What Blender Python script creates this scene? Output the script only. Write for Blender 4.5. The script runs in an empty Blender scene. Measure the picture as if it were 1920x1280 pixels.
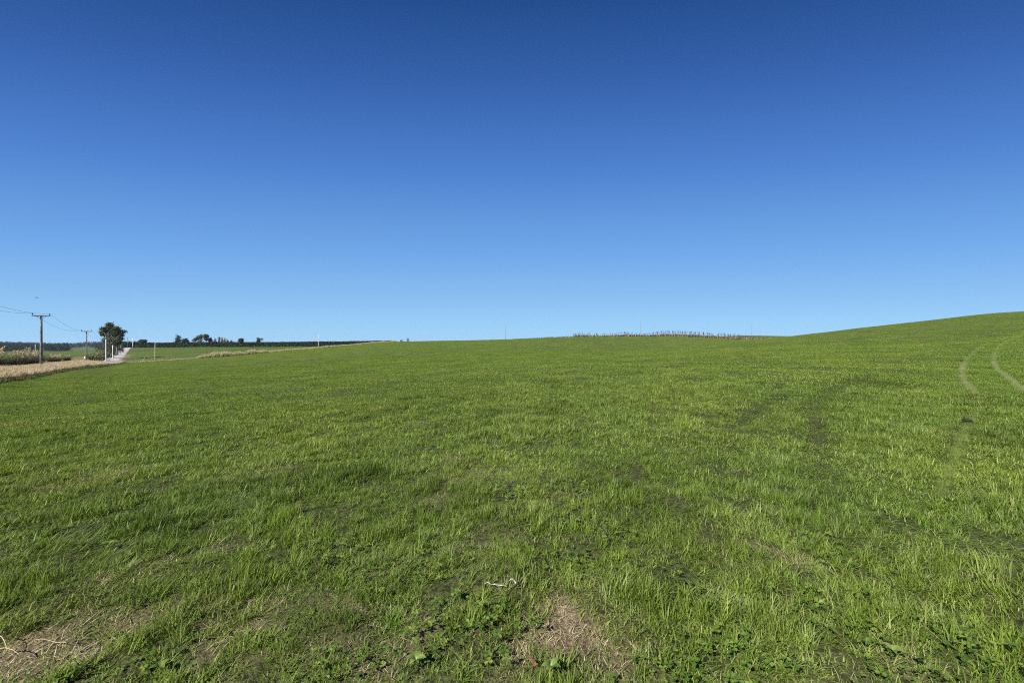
import bpy, math, random
import numpy as np
from mathutils import Vector, Matrix

R = math.radians
S = bpy.context.scene
COL = S.collection
rng = np.random.default_rng(7)
random.seed(7)

# ------------------------------------------------------------------ camera, sky, sun, exposure
F = 747.0            # focal length of the photograph in its own pixels (1920 wide)
EYE = 1.6
cd = bpy.data.cameras.new("camera")
cd.lens = 14.0
cd.sensor_width = 36.0
cd.clip_start = 0.05
cd.clip_end = 20000
cam = bpy.data.objects.new("camera", cd)
COL.objects.link(cam)
cam.location = (0, 0, EYE)
cam.rotation_euler = (R(90.0), 0, 0)
S.camera = cam

SUN_EL, SUN_AZ = 40.0, -140.0        # azimuth clockwise from +Y (the way the camera looks)
EXPO = 0.9
W = bpy.data.worlds.new("World")
S.world = W
W.use_nodes = True
wn, wl = W.node_tree.nodes, W.node_tree.links
wn.clear()
sky = wn.new("ShaderNodeTexSky")
sky.sky_type = 'NISHITA'
sky.sun_disc = False
sky.sun_elevation = R(SUN_EL)
sky.sun_rotation = R(SUN_AZ)
sky.altitude = 0
sky.air_density = 0.7
sky.dust_density = 0.3
sky.ozone_density = 6.0
# deep winter blue: a clear-sky ramp over elevation (squeezed so both sides stay darker and it is even across), with a share of the Nishita sky
tc = wn.new("ShaderNodeTexCoord")
mp = wn.new("ShaderNodeMapping"); mp.vector_type = 'VECTOR'
mp.inputs["Scale"].default_value = (0.5, 1, 1)
nm = wn.new("ShaderNodeVectorMath"); nm.operation = 'NORMALIZE'
sx_ = wn.new("ShaderNodeSeparateXYZ")
rp0 = wn.new("ShaderNodeValToRGB")
SHARE = 0.10
SKY = [(4, (37, 79, 143), (.058, .112, .251)), (160, (56, 100, 174), (.065, .125, .278)), (320, (79, 130, 207), (.080, .155, .333)), (480, (113, 169, 233), (.127, .241, .470)),
       (560, (138, 190, 240), (.208, .364, .594)), (600, (152, 203, 245), (.311, .466, .607)), (630, (160, 210, 246), (.398, .502, .531))]
def s2l(c): return [v / 255 / 12.92 if v < 10 else ((v / 255 + .055) / 1.055) ** 2.4 for v in c]
stops = [(1.0, (.010, .040, .165))]
for py_, c_, n_ in SKY:
    t_ = (640 - py_) / F; l_ = s2l(c_)
    stops.append((t_ / math.sqrt(1 + t_ * t_), [max(.001, (a - SHARE * b) / (1 - SHARE)) for a, b in zip(l_, n_)]))
stops.append((0.0, stops[-1][1]))
stops.sort(key=lambda q: q[0])
el_ = rp0.color_ramp.elements
el_[0].position, el_[0].color = stops[0][0], (*stops[0][1], 1)
el_[1].position, el_[1].color = stops[-1][0], (*stops[-1][1], 1)
for p_, c_ in stops[1:-1]:
    e_ = el_.new(p_); e_.color = (*c_, 1)
b1 = wn.new("ShaderNodeBackground"); b1.inputs[1].default_value = (1 - SHARE) / 2 ** EXPO
b2 = wn.new("ShaderNodeBackground"); b2.inputs[1].default_value = 0.10 * SHARE / 2 ** EXPO
ad = wn.new("ShaderNodeAddShader")
wo = wn.new("ShaderNodeOutputWorld")
wl.new(tc.outputs["Generated"], mp.inputs[0]); wl.new(mp.outputs[0], nm.inputs[0]); wl.new(nm.outputs[0], sx_.inputs[0])
wl.new(sx_.outputs[2], rp0.inputs[0]); wl.new(rp0.outputs[0], b1.inputs[0])
wl.new(sky.outputs[0], b2.inputs[0])
wl.new(b1.outputs[0], ad.inputs[0]); wl.new(b2.outputs[0], ad.inputs[1]); wl.new(ad.outputs[0], wo.inputs[0])

sd = bpy.data.lights.new("sun", 'SUN')
sd.energy = 5.0
sd.angle = R(0.53)
sd.color = (1.0, 0.95, 0.86)
sun = bpy.data.objects.new("sun", sd)
COL.objects.link(sun)
_a, _e = R(SUN_AZ), R(SUN_EL)
sdir = Vector((math.sin(_a) * math.cos(_e), math.cos(_a) * math.cos(_e), math.sin(_e)))
sun.rotation_euler = sdir.to_track_quat('Z', 'Y').to_euler()
sun.location = (-30, -15, 40)

S.view_settings.view_transform = 'Standard'
S.view_settings.look = 'None'
S.view_settings.exposure = EXPO
S.view_settings.gamma = 1.0
S.view_settings.use_curve_mapping = False
S.render.engine = 'CYCLES'
S.cycles.use_denoising = False
S.cycles.max_bounces = 6
S.cycles.diffuse_bounces = 3
S.cycles.glossy_bounces = 2
S.cycles.transmission_bounces = 4
S.cycles.pixel_filter_type = 'BLACKMAN_HARRIS'
S.cycles.filter_width = 1.05

# ------------------------------------------------------------------ noise in numpy
def _h(ix, iy, seed):
    n = (ix.astype(np.int64) * 374761393 + iy.astype(np.int64) * 668265263 + seed * 974634777) & 0x7fffffff
    n = ((n ^ (n >> 13)) * 1274126177) & 0x7fffffff
    n = (n ^ (n >> 16)) & 0xffff
    return n / 65535.0

def vnoise(x, y, s, seed=0):
    x = np.asarray(x, float) / s; y = np.asarray(y, float) / s
    ix = np.floor(x); iy = np.floor(y)
    fx = x - ix; fy = y - iy
    fx = fx * fx * (3 - 2 * fx); fy = fy * fy * (3 - 2 * fy)
    a = _h(ix, iy, seed); b = _h(ix + 1, iy, seed); c = _h(ix, iy + 1, seed); d = _h(ix + 1, iy + 1, seed)
    return (a * (1 - fx) + b * fx) * (1 - fy) + (c * (1 - fx) + d * fx) * fy

def fbm(x, y, s, seed=0, o=3):
    v = 0; a = 1; t = 0
    for k in range(o):
        v = v + a * vnoise(x, y, s / 2 ** k, seed + 17 * k); t += a; a *= 0.55
    return v / t

def sstep(a, b, x):
    t = np.clip((np.asarray(x, float) - a) / (b - a), 0, 1)
    return t * t * (3 - 2 * t)

# ------------------------------------------------------------------ terrain
def zy(Y, py):                     # height of the ground seen at image row py at distance Y
    return EYE + (640 - py) / F * Y

YR = np.array([0.01, 3, 8, 15, 30, 45, 60, 80, 105, 130, 165, 205, 260, 330, 450, 700, 1000, 1500, 2500, 4000, 9000.])
def LF(a, b, c, d=645): return [(500, zy(500, 660.5)), (700, zy(700, a)), (1000, zy(1000, b)), (1500, zy(1500, c)), (2500, zy(2500, d)), (4000, -40), (9000, -150)]
LEFTFAR = [(500, zy(500, 660.5)), (700, zy(700, 659.5)), (1000, zy(1000, 655)), (1500, zy(1500, 649)), (2500, zy(2500, 645)), (4000, -40), (9000, -150)]
MIDFAR = [(450, -5), (700, -12), (1000, -14), (1500, -14), (2500, -20), (4000, -40), (9000, -150)]
KN = {
    -260: [(3, -.12), (10, -.45), (25, -1.2), (40, -1.5), (80, -2.8), (200, -5), (350, -8)] + LEFTFAR,
    0: [(3, -.08), (8, -.35), (15, -.75), (31, zy(31, 712)), (41, zy(41, 699)), (73, zy(73, 690)), (130, -4.6), (250, zy(250, 665))] + LEFTFAR,
    77: [(3, -.07), (8, -.33), (15, -.75), (43, zy(43, 702)), (57, zy(57, 689)), (100, zy(100, 681)), (200, -5.6), (300, zy(300, 664))] + LF(659.5, 656, 650.5, 645.5),
    130: [(3, -.065), (8, -.31), (15, -.73), (40, -1.75), (57, -2.35), (80, -3.0), (120, -4.5), (200, -5.7), (300, zy(300, 664))] + LF(660.5, 659, 654, 648.5),
    162: [(3, -.06), (8, -.3), (15, -.72), (40, -1.75), (71, zy(71, 686)), (93, zy(93, 677)), (150, zy(150, 674)), (300, zy(300, 664))] + LF(660, 657, 652, 645),
    205: [(3, -.06), (8, -.28), (15, -.7), (50, -2.35), (105, zy(105, 687)), (130, zy(130, 681)), (200, zy(200, 668)), (320, zy(320, 654)), (500, -13)] + LF(659.5, 655, 648, 641)[1:],
    240: [(3, -.05), (8, -.26), (15, -.65), (50, -2.1), (100, -4.4), (160, zy(160, 680.5)), (200, zy(200, 673)), (260, zy(260, 661)), (320, zy(320, 651.5)), (450, -6)] + MIDFAR[1:],
    290: [(3, -.05), (8, -.24), (15, -.6), (50, -2.0), (100, -3.9), (165, zy(165, 677)), (250, zy(250, 661)), (330, zy(330, 651.5))] + MIDFAR,
    370: [(3, -.04), (8, -.22), (15, -.55), (50, -1.7), (100, -3.3), (174, zy(174, 672)), (250, zy(250, 660)), (330, zy(330, 650.5))] + MIDFAR,
    600: [(3, -.03), (8, -.15), (15, -.35), (50, -.85), (100, -1.3), (207, zy(207, 652.5)), (330, zy(330, 649.5))] + MIDFAR,
    740: [(3, -.02), (8, -.08), (15, -.2), (50, -.35), (100, -.2), (180, zy(180, 643)), (230, zy(230, 640.5)), (330, -1.5)] + MIDFAR,
    960: [(3, 0), (8, .02), (15, .06), (50, .25), (100, .85), (180, zy(180, 635.8)), (240, 2.6), (330, 0)] + MIDFAR,
    1080: [(3, 0), (8, .06), (15, .15), (50, .25), (80, .3), (165, zy(165, 632)), (240, 3.2), (330, 0)] + MIDFAR,
    1200: [(3, .01), (8, .1), (15, .25), (40, .35), (70, .1), (85, .3), (165, zy(165, 631)), (240, 3.9), (330, 1)] + MIDFAR,
    1300: [(3, .01), (8, .12), (15, .32), (40, .7), (70, .65), (95, .9), (165, zy(165, 631.5)), (240, 4.3), (330, 1)] + MIDFAR,
    1400: [(3, .01), (8, .15), (15, .4), (40, .95), (70, 1.35), (110, 1.6), (165, zy(165, 637.2)), (240, zy(240, 629)), (330, 3)] + MIDFAR,
    1500: [(3, .02), (8, .18), (15, .48), (30, .95), (60, zy(60, 638.5)), (110, zy(110, 628.2)), (180, 3.9), (240, 4.6), (330, 3)] + MIDFAR,
    1700: [(3, .02), (8, .24), (15, .6), (30, zy(30, 650)), (60, zy(60, 622)), (108, zy(108, 607)), (180, 6.5), (330, 3)] + MIDFAR,
    1920: [(3, .03), (8, .34), (15, .85), (30, zy(30, 635)), (60, zy(60, 602)), (98, zy(98, 585)), (180, 9.5), (330, 5)] + MIDFAR,
    2250: [(3, .05), (8, .45), (15, 1.15), (30, 2.7), (60, 6.6), (98, 10.8), (180, 13), (330, 8)] + MIDFAR,
}

def pchip(xk, yk, x):
    xk = np.asarray(xk, float); yk = np.asarray(yk, float)
    h = np.diff(xk); d = np.diff(yk) / h[..., :] if yk.ndim == 1 else np.diff(yk, axis=0) / h[:, None]
    m = np.zeros_like(yk)
    if yk.ndim == 1:
        d0, d1 = d[:-1], d[1:]
        w1 = 2 * h[1:] + h[:-1]; w2 = h[1:] + 2 * h[:-1]
        with np.errstate(divide='ignore', invalid='ignore'):
            mm = (w1 + w2) / (w1 / d0 + w2 / d1)
        m[1:-1] = np.where(d0 * d1 > 0, mm, 0)
        m[0] = d[0]; m[-1] = d[-1]
    x = np.clip(x, xk[0], xk[-1])
    i = np.clip(np.searchsorted(xk, x) - 1, 0, len(h) - 1)
    t = (x - xk[i]) / h[i]
    return ((2 * t**3 - 3 * t**2 + 1) * yk[i] + (t**3 - 2 * t**2 + t) * h[i] * m[i]
            + (-2 * t**3 + 3 * t**2) * yk[i + 1] + (t**3 - t**2) * h[i] * m[i + 1])

_pxs = np.array(sorted(KN)); _ths = np.arctan((_pxs - 960) / F)
_RL = np.log(np.concatenate([[0.3], np.geomspace(1, 9000, 90)]))
# table in polar co-ordinates round the camera's foot: columns = azimuth, rows = log radius
_tab = np.zeros((len(_pxs), len(_RL)))
for k, p in enumerate(_pxs):
    kn = [(0.2, 0.0)] + KN[p]
    Yk = np.log([a for a, b in kn]); zk = [b for a, b in kn]
    _tab[k] = pchip(Yk, zk, np.log(np.maximum(np.exp(_RL) * math.cos(_ths[k]), 0.21)))
_THF = np.linspace(_ths[0], _ths[-1], 500)
_fine = np.stack([pchip(_ths, _tab[:, j], _THF) for j in range(len(_RL))], 1)
# soften the seams between the columns a little
_kr = np.exp(-0.5 * (np.arange(-9, 10) / 4.0) ** 2); _kr /= _kr.sum()
_pad = np.pad(_fine, ((9, 9), (0, 0)), mode='edge')
_fine = sum(_kr[i] * _pad[i:i + 500] for i in range(19))

def base_z(x, y):
    x = np.asarray(x, float); y = np.asarray(y, float)
    th = np.arctan2(x, y); r = np.maximum(np.hypot(x, y), 0.31)
    fade = 1 - sstep(R(75), R(179), np.abs(th))
    ti = (np.clip(th, _THF[0], _THF[-1]) - _THF[0]) / (_THF[1] - _THF[0])
    ri = np.interp(np.log(r), _RL, np.arange(len(_RL)))
    i = np.clip(np.floor(ti).astype(int), 0, 498); j = np.clip(np.floor(ri).astype(int), 0, len(_RL) - 2)
    a = ti - i; b = ri - j
    z = (_fine[i, j] * (1 - a) + _fine[i + 1, j] * a) * (1 - b) + (_fine[i, j + 1] * (1 - a) + _fine[i + 1, j + 1] * a) * b
    return z * fade

LD = np.array([-.669, .743]); LN = np.array([.743, .669])   # along the road, and across it towards the camera
def perp(x, y): return -(np.asarray(x) * LN[0] + np.asarray(y) * LN[1])
def along(x, y): return np.asarray(x) * LD[0] + np.asarray(y) * LD[1]
def line_pt(s, p): return (-p * LN[0] + s * LD[0], -p * LN[1] + s * LD[1])
S_CROSS = 221.0                                              # where the side road's fence crosses

def gz(x, y):
    x = np.asarray(x, float); y = np.asarray(y, float)
    r = np.hypot(x, y)
    b = (fbm(x, y, 1.3, 3) - .5) * .12 + (fbm(x, y, 6, 5) - .5) * .08 * sstep(4, 20, r)
    b = b + (fbm(x, y, .32, 13, 2) - .5) * .05 * (1 - sstep(8, 16, r))
    b = b * (1 - sstep(120, 300, r))
    far = (fbm(x, y, 160, 9) - .5) * 10 * sstep(500, 1100, r)
    return base_z(x, y) + b + far

def z1(x, y): return float(gz(np.array([x]), np.array([y]))[0])

def at(px, Y):                      # a point on the ground at image column px and distance Y
    x = (px - 960) / F * Y
    return x, Y, z1(x, Y)

def hit(px, py):                    # where the sight line through a pixel meets the ground
    Ys = np.geomspace(1.2, 400, 3000)
    xs = (px - 960) / F * Ys
    g = base_z(xs, Ys); l = EYE + (640 - py) / F * Ys
    k = np.argmax(l <= g) if np.any(l <= g) else -1
    return xs[k], Ys[k]

def path_pts(pts, n=24):
    P = np.array([hit(*p) for p in pts]); out = []
    t = np.arange(len(P)); tt = np.linspace(0, len(P) - 1, n * (len(P) - 1))
    return np.stack([pchip(t, P[:, 0], tt), pchip(t, P[:, 1], tt)], 1)

def dist_path(x, y, P):
    d = np.full(np.shape(x), 1e9)
    for q in P[::2]:
        d = np.minimum(d, (x - q[0]) ** 2 + (y - q[1]) ** 2)
    return np.sqrt(d)

# ------------------------------------------------------------------ materials
def mat(name):
    m = bpy.data.materials.new(name); m.use_nodes = True
    n, l = m.node_tree.nodes, m.node_tree.links
    n.clear()
    return m, n, l

def noise_mat(name, c1, c2, scale=5, rough=.85, bump=.0, detail=4, c3=None, spec=.2):
    m, n, l = mat(name)
    o = n.new("ShaderNodeOutputMaterial"); p = n.new("ShaderNodeBsdfPrincipled")
    p.inputs["Roughness"].default_value = rough
    p.inputs["Specular IOR Level"].default_value = spec
    g = n.new("ShaderNodeNewGeometry")
    t = n.new("ShaderNodeTexNoise"); t.inputs["Scale"].default_value = scale; t.inputs["Detail"].default_value = detail
    r = n.new("ShaderNodeValToRGB")
    r.color_ramp.elements[0].position = .35; r.color_ramp.elements[1].position = .68
    r.color_ramp.elements[0].color = (*c1, 1); r.color_ramp.elements[1].color = (*c2, 1)
    if c3:
        e = r.color_ramp.elements.new(.8); e.color = (*c3, 1)
    l.new(g.outputs["Position"], t.inputs["Vector"]); l.new(t.outputs["Fac"], r.inputs[0]); l.new(r.outputs[0], p.inputs["Base Color"])
    if bump:
        b = n.new("ShaderNodeBump"); b.inputs["Strength"].default_value = bump; b.inputs["Distance"].default_value = .05
        l.new(t.outputs["Fac"], b.inputs["Height"]); l.new(b.outputs[0], p.inputs["Normal"])
    l.new(p.outputs[0], o.inputs[0])
    return m

def leaf_mat(name, ramp, tip=None, dry=(.33, .27, .14), pale=(.31, .33, .17), transl=.35, rough=.45, spec=.35, big=None, instancer=True):
    """blades and leaves: colour by a random number each blade carries, tip colour up its length,
    and dryness carried by each tuft"""
    m, n, l = mat(name)
    o = n.new("ShaderNodeOutputMaterial")
    a = n.new("ShaderNodeAttribute"); a.attribute_name = "rnd"
    r = n.new("ShaderNodeValToRGB")
    els = r.color_ramp.elements
    els[0].position, els[0].color = ramp[0][0], (*ramp[0][1], 1)
    els[1].position, els[1].color = ramp[-1][0], (*ramp[-1][1], 1)
    for pos, c in ramp[1:-1]:
        e = els.new(pos); e.color = (*c, 1)
    l.new(a.outputs["Fac"], r.inputs[0])
    col = r.outputs[0]
    def mix(fac, A, B, mode='MIX'):
        x = n.new("ShaderNodeMix"); x.data_type = 'RGBA'; x.blend_type = mode
        if hasattr(fac, "links"): l.new(fac, x.inputs["Factor"])
        else: x.inputs["Factor"].default_value = fac
        for s, v in (("A", A), ("B", B)):
            k = [i for i in x.inputs if i.name == s and i.type == 'RGBA'][0]
            if hasattr(v, "links"): l.new(v, k)
            else: k.default_value = (*v, 1)
        return [i for i in x.outputs if i.type == 'RGBA'][0]
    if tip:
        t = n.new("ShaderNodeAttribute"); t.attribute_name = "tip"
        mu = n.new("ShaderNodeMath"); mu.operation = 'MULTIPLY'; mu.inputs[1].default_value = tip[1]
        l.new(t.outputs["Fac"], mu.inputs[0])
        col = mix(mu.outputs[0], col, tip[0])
    if big:
        g = n.new("ShaderNodeNewGeometry"); no = n.new("ShaderNodeTexNoise")
        no.inputs["Scale"].default_value = big[0]; no.inputs["Detail"].default_value = 3
        l.new(g.outputs["Position"], no.inputs["Vector"])
        rr = n.new("ShaderNodeValToRGB")
        rr.color_ramp.elements[0].position = .36; rr.color_ramp.elements[1].position = .66
        rr.color_ramp.elements[0].color = (*big[1], 1); rr.color_ramp.elements[1].color = (*big[2], 1)
        l.new(no.outputs["Fac"], rr.inputs[0])
        col = mix(1.0, col, rr.outputs[0], 'MULTIPLY')
    if instancer:
        d = n.new("ShaderNodeAttribute"); d.attribute_type = 'INSTANCER'; d.attribute_name = "dry"
        ds = n.new("ShaderNodeMath"); ds.operation = 'MULTIPLY'
        l.new(d.outputs["Fac"], ds.inputs[0]); ds.inputs[1].default_value = 1.0
        col = mix(ds.outputs[0], col, dry)
        d2 = n.new("ShaderNodeAttribute"); d2.attribute_type = 'INSTANCER'; d2.attribute_name = "pale"
        col = mix(d2.outputs["Fac"], col, pale)
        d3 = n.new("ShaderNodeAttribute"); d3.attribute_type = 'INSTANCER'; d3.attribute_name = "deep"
        col = mix(d3.outputs["Fac"], col, (.035, .068, .010))  # lush patches, plus rut shade painted as darker green
    p = n.new("ShaderNodeBsdfPrincipled")
    p.inputs["Roughness"].default_value = rough
    p.inputs["Specular IOR Level"].default_value = spec
    l.new(col, p.inputs["Base Color"])
    tr = n.new("ShaderNodeBsdfTranslucent")
    tc = mix(1.0, col, (1.0, 1.0, .45), 'MULTIPLY'); l.new(tc, tr.inputs[0])
    ms = n.new("ShaderNodeMixShader"); ms.inputs[0].default_value = transl
    l.new(p.outputs[0], ms.inputs[1]); l.new(tr.outputs[0], ms.inputs[2]); l.new(ms.outputs[0], o.inputs[0])
    return m

# ------------------------------------------------------------------ mesh helpers
def tag(o, label=None, cat=None, group=None, kind=None):
    if label: o["label"] = label
    if cat: o["category"] = cat
    if group: o["group"] = group
    if kind: o["kind"] = kind
    return o

def mesh(name, v, f, m=None, attrs=None, smooth=False):
    me = bpy.data.meshes.new(name)
    v = np.asarray(v, float)
    me.from_pydata(v.tolist() if len(v) < 200000 else v, [], f if isinstance(f, list) else f.tolist())
    if attrs:
        for k, a in attrs.items():
            at_ = me.attributes.new(k, 'FLOAT', 'POINT'); at_.data.foreach_set("value", np.asarray(a, np.float32))
    if m: me.materials.append(m)
    if smooth: me.shade_smooth()
    me.update()
    return me

def obj(name, me, parent=None, loc=(0, 0, 0), rot=(0, 0, 0)):
    o = bpy.data.objects.new(name, me); COL.objects.link(o)
    o.location = loc; o.rotation_euler = rot
    if parent: o.parent = parent
    return o

def empty(name, loc, rz=0):
    return obj(name, None, None, loc, (0, 0, rz))

class MB:
    def __init__(s): s.v = []; s.f = []; s.rnd = []
    def tube(s, pts, rad, n=8, cap=True):
        pts = [Vector(p) for p in pts]
        if not hasattr(rad, '__len__'): rad = [rad] * len(pts)
        b = len(s.v); up = Vector((0, 0, 1))
        for i, p in enumerate(pts):
            d = (pts[min(i + 1, len(pts) - 1)] - pts[max(i - 1, 0)]).normalized()
            a = d.cross(up if abs(d.z) < .95 else Vector((1, 0, 0))).normalized(); c = d.cross(a)
            for k in range(n):
                t = 2 * math.pi * k / n
                s.v.append(tuple(p + (a * math.cos(t) + c * math.sin(t)) * rad[i]))
        for i in range(len(pts) - 1):
            for k in range(n):
                k2 = (k + 1) % n
                s.f.append((b + i * n + k, b + i * n + k2, b + (i + 1) * n + k2, b + (i + 1) * n + k))
        if cap:
            s.f.append(tuple(b + k for k in range(n))[::-1]); e = b + (len(pts) - 1) * n
            s.f.append(tuple(e + k for k in range(n)))
        return s
    def box(s, c, h, rz=0):
        b = len(s.v); ca, sa = math.cos(rz), math.sin(rz)
        for sx in (-1, 1):
            for sy in (-1, 1):
                for sz in (-1, 1):
                    x, y = sx * h[0], sy * h[1]
                    s.v.append((c[0] + x * ca - y * sa, c[1] + x * sa + y * ca, c[2] + sz * h[2]))
        for q in ((0, 1, 3, 2), (4, 6, 7, 5), (0, 4, 5, 1), (2, 3, 7, 6), (0, 2, 6, 4), (1, 5, 7, 3)):
            s.f.append(tuple(b + i for i in q))
        return s
    def build(s, name, m, parent=None, smooth=False):
        return obj(name, mesh(name, s.v, s.f, m, smooth=smooth), parent)

def blades(n, size, L, w, lean, curl, g, seg=3, disk=False, dirbias=None, lean_sd=.25, tipw=.06):
    """n grass blades rooted in a square (or disc), each a bent tapering strip"""
    if disk:
        rr = size / 2 * np.sqrt(g.random(n)); tt = g.random(n) * 2 * np.pi
        bx, by = rr * np.cos(tt), rr * np.sin(tt)
    else:
        bx = (g.random(n) - .5) * size; by = (g.random(n) - .5) * size
    ln = L[0] + (L[1] - L[0]) * g.random(n) ** 1.3
    wd = w * (.6 + .8 * g.random(n))
    az = g.random(n) * 2 * np.pi
    if dirbias is not None:
        az = dirbias + g.normal(0, .7, n)
    l0 = np.abs(lean + g.normal(0, lean_sd, n)); cu = curl * (.4 + 1.2 * g.random(n))
    tw = g.normal(0, .5, n)
    rnd = g.random(n)
    V = []; T = []
    x, y, z = bx.copy(), by.copy(), np.full(n, -.015)
    for k in range(seg + 1):
        t = k / seg
        if k:
            a = np.minimum(l0 + cu * (t - .5 / seg), 2.1)
            x = x + np.sin(a) * np.cos(az) * ln / seg; y = y + np.sin(a) * np.sin(az) * ln / seg; z = z + np.cos(a) * ln / seg
        ww = wd * (1 - t ** 1.7 * (1 - tipw)) * (.75 + .25 * min(1, t * 3))
        wx, wy = -np.sin(az + tw * t) * ww / 2, np.cos(az + tw * t) * ww / 2
        if k < seg:
            V += [np.stack([x - wx, y - wy, z], 1), np.stack([x + wx, y + wy, z], 1)]; T += [t, t]
        else:
            V.append(np.stack([x, y, z], 1)); T.append(1.0)
    m_ = 2 * seg + 1
    A = np.stack(V, 1).reshape(-1, 3)
    tip = np.tile(np.array(T), n); rn = np.repeat(rnd, m_)
    fs = []
    for i in range(n):
        b = i * m_
        for k in range(seg - 1):
            fs.append((b + 2 * k, b + 2 * k + 1, b + 2 * k + 3, b + 2 * k + 2))
        k = seg - 1
        fs.append((b + 2 * k, b + 2 * k + 1, b + 2 * seg))
    return A, fs, rn, tip

def merge(parts):
    V, Fc, Rn, T = [], [], [], []; b = 0
    for v, f, r, t in parts:
        V.append(v); Fc += [tuple(i + b for i in q) for q in f]; Rn.append(r); T.append(t); b += len(v)
    return np.concatenate(V), Fc, np.concatenate(Rn), np.concatenate(T)

def clover(n, size, g, h=(.03, .07), leaf=.016):
    """low three-leaved clover: each leaf three folded leaflets on a thin stalk"""
    V, Fc, Rn, T = [], [], [], []
    for i in range(n):
        cx, cy = (g.random(2) - .5) * size; z = h[0] + (h[1] - h[0]) * g.random(); rn = g.random()
        a0 = g.random() * 6.28; s = leaf * (.7 + .7 * g.random()); tl = g.normal(0, .25, 2)
        for k in range(3):
            a = a0 + k * 2.094; b = len(V)
            def P(rad, side, dz):
                dx = math.cos(a) * rad - math.sin(a) * side; dy = math.sin(a) * rad + math.cos(a) * side
                return (cx + dx, cy + dy, z + dz + dx * tl[0] + dy * tl[1])
            V += [P(0, 0, 0), P(s * .7, -s * .62, s * .25), P(s * 1.35, -s * .45, s * .2), P(s * 1.3, 0, 0), P(s * 1.35, s * .45, s * .2), P(s * .7, s * .62, s * .25)]
            Fc += [(b, b + 1, b + 2, b + 3), (b, b + 3, b + 4, b + 5)]
            Rn += [rn] * 6; T += [.3] * 6
        b = len(V)
        V += [(cx - .001, cy, 0), (cx + .001, cy, 0), (cx, cy, z)]; Fc.append((b, b + 1, b + 2)); Rn += [rn] * 3; T += [0] * 3
    return np.array(V), Fc, np.array(Rn), np.array(T, float)

# ------------------------------------------------------------------ scatter (uncountable ground cover only)
def scatter(name, pts, protos, dry=None, pale=None, deep=None):
    """pts: x,y,z arrays + yaw, scale(n,3), idx; instances the prototype meshes on points"""
    n = len(pts["x"])
    c = bpy.data.collections.new(name + "_patches")
    for k, me in enumerate(protos):
        c.objects.link(bpy.data.objects.new("%s_patch_%02d" % (name, k), me))
    me = bpy.data.meshes.new(name)
    me.vertices.add(n)
    P = np.stack([pts["x"], pts["y"], pts["z"]], 1)
    me.vertices.foreach_set("co", P.astype(np.float32).ravel())
    e = .5
    sx = (base_z(pts["x"] + e, pts["y"]) - base_z(pts["x"] - e, pts["y"])) / (2 * e)
    sy = (base_z(pts["x"], pts["y"] + e) - base_z(pts["x"], pts["y"] - e)) / (2 * e)
    if pts.get("upright"): sx = sx * 0; sy = sy * 0
    nz = 1 / np.sqrt(1 + sx**2 + sy**2); N = np.stack([-sx * nz, -sy * nz, nz], 1)
    ca, sa = np.cos(pts["yaw"]), np.sin(pts["yaw"])
    X = np.stack([ca, sa, sx * ca + sy * sa], 1); X /= np.linalg.norm(X, axis=1)[:, None]
    Yv = np.cross(N, X)
    # columns X,Yv,N -> euler XYZ
    ey = np.arcsin(np.clip(-X[:, 2], -1, 1)); ex = np.arctan2(Yv[:, 2], N[:, 2]); ez = np.arctan2(X[:, 1], X[:, 0])
    def add(nm, typ, key, arr):
        a = me.attributes.new(nm, typ, 'POINT'); a.data.foreach_set(key, arr.ravel())
    add("rot", 'FLOAT_VECTOR', "vector", np.stack([ex, ey, ez], 1).astype(np.float32))
    add("scl", 'FLOAT_VECTOR', "vector", pts["scl"].astype(np.float32))
    add("idx", 'INT', "value", pts["idx"].astype(np.int32))
    add("dry", 'FLOAT', "value", (dry if dry is not None else np.zeros(n)).astype(np.float32))
    add("pale", 'FLOAT', "value", (pale if pale is not None else np.zeros(n)).astype(np.float32))
    add("deep", 'FLOAT', "value", (deep if deep is not None else np.zeros(n)).astype(np.float32))
    o = obj(name, me)
    ng = bpy.data.node_groups.new(name + "_nodes", 'GeometryNodeTree')
    ng.interface.new_socket("Geometry", in_out='INPUT', socket_type='NodeSocketGeometry')
    ng.interface.new_socket("Geometry", in_out='OUTPUT', socket_type='NodeSocketGeometry')
    N_, L_ = ng.nodes, ng.links
    gi = N_.new("NodeGroupInput"); go = N_.new("NodeGroupOutput")
    ci = N_.new("GeometryNodeCollectionInfo"); ci.inputs["Collection"].default_value = c
    ci.inputs["Separate Children"].default_value = True; ci.inputs["Reset Children"].default_value = True
    ip = N_.new("GeometryNodeInstanceOnPoints"); ip.inputs["Pick Instance"].default_value = True
    def na(nm, typ):
        q = N_.new("GeometryNodeInputNamedAttribute"); q.data_type = typ; q.inputs["Name"].default_value = nm
        return [s for s in q.outputs if s.name == "Attribute" and s.enabled][0]
    L_.new(gi.outputs[0], ip.inputs["Points"]); L_.new(ci.outputs[0], ip.inputs["Instance"])
    L_.new(na("idx", 'INT'), ip.inputs["Instance Index"]); L_.new(na("scl", 'FLOAT_VECTOR'), ip.inputs["Scale"])
    er = N_.new("FunctionNodeEulerToRotation"); L_.new(na("rot", 'FLOAT_VECTOR'), er.inputs[0]); L_.new(er.outputs[0], ip.inputs["Rotation"])
    L_.new(ip.outputs[0], go.inputs[0])
    md = o.modifiers.new("scatter", 'NODES'); md.node_group = ng
    return o

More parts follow.
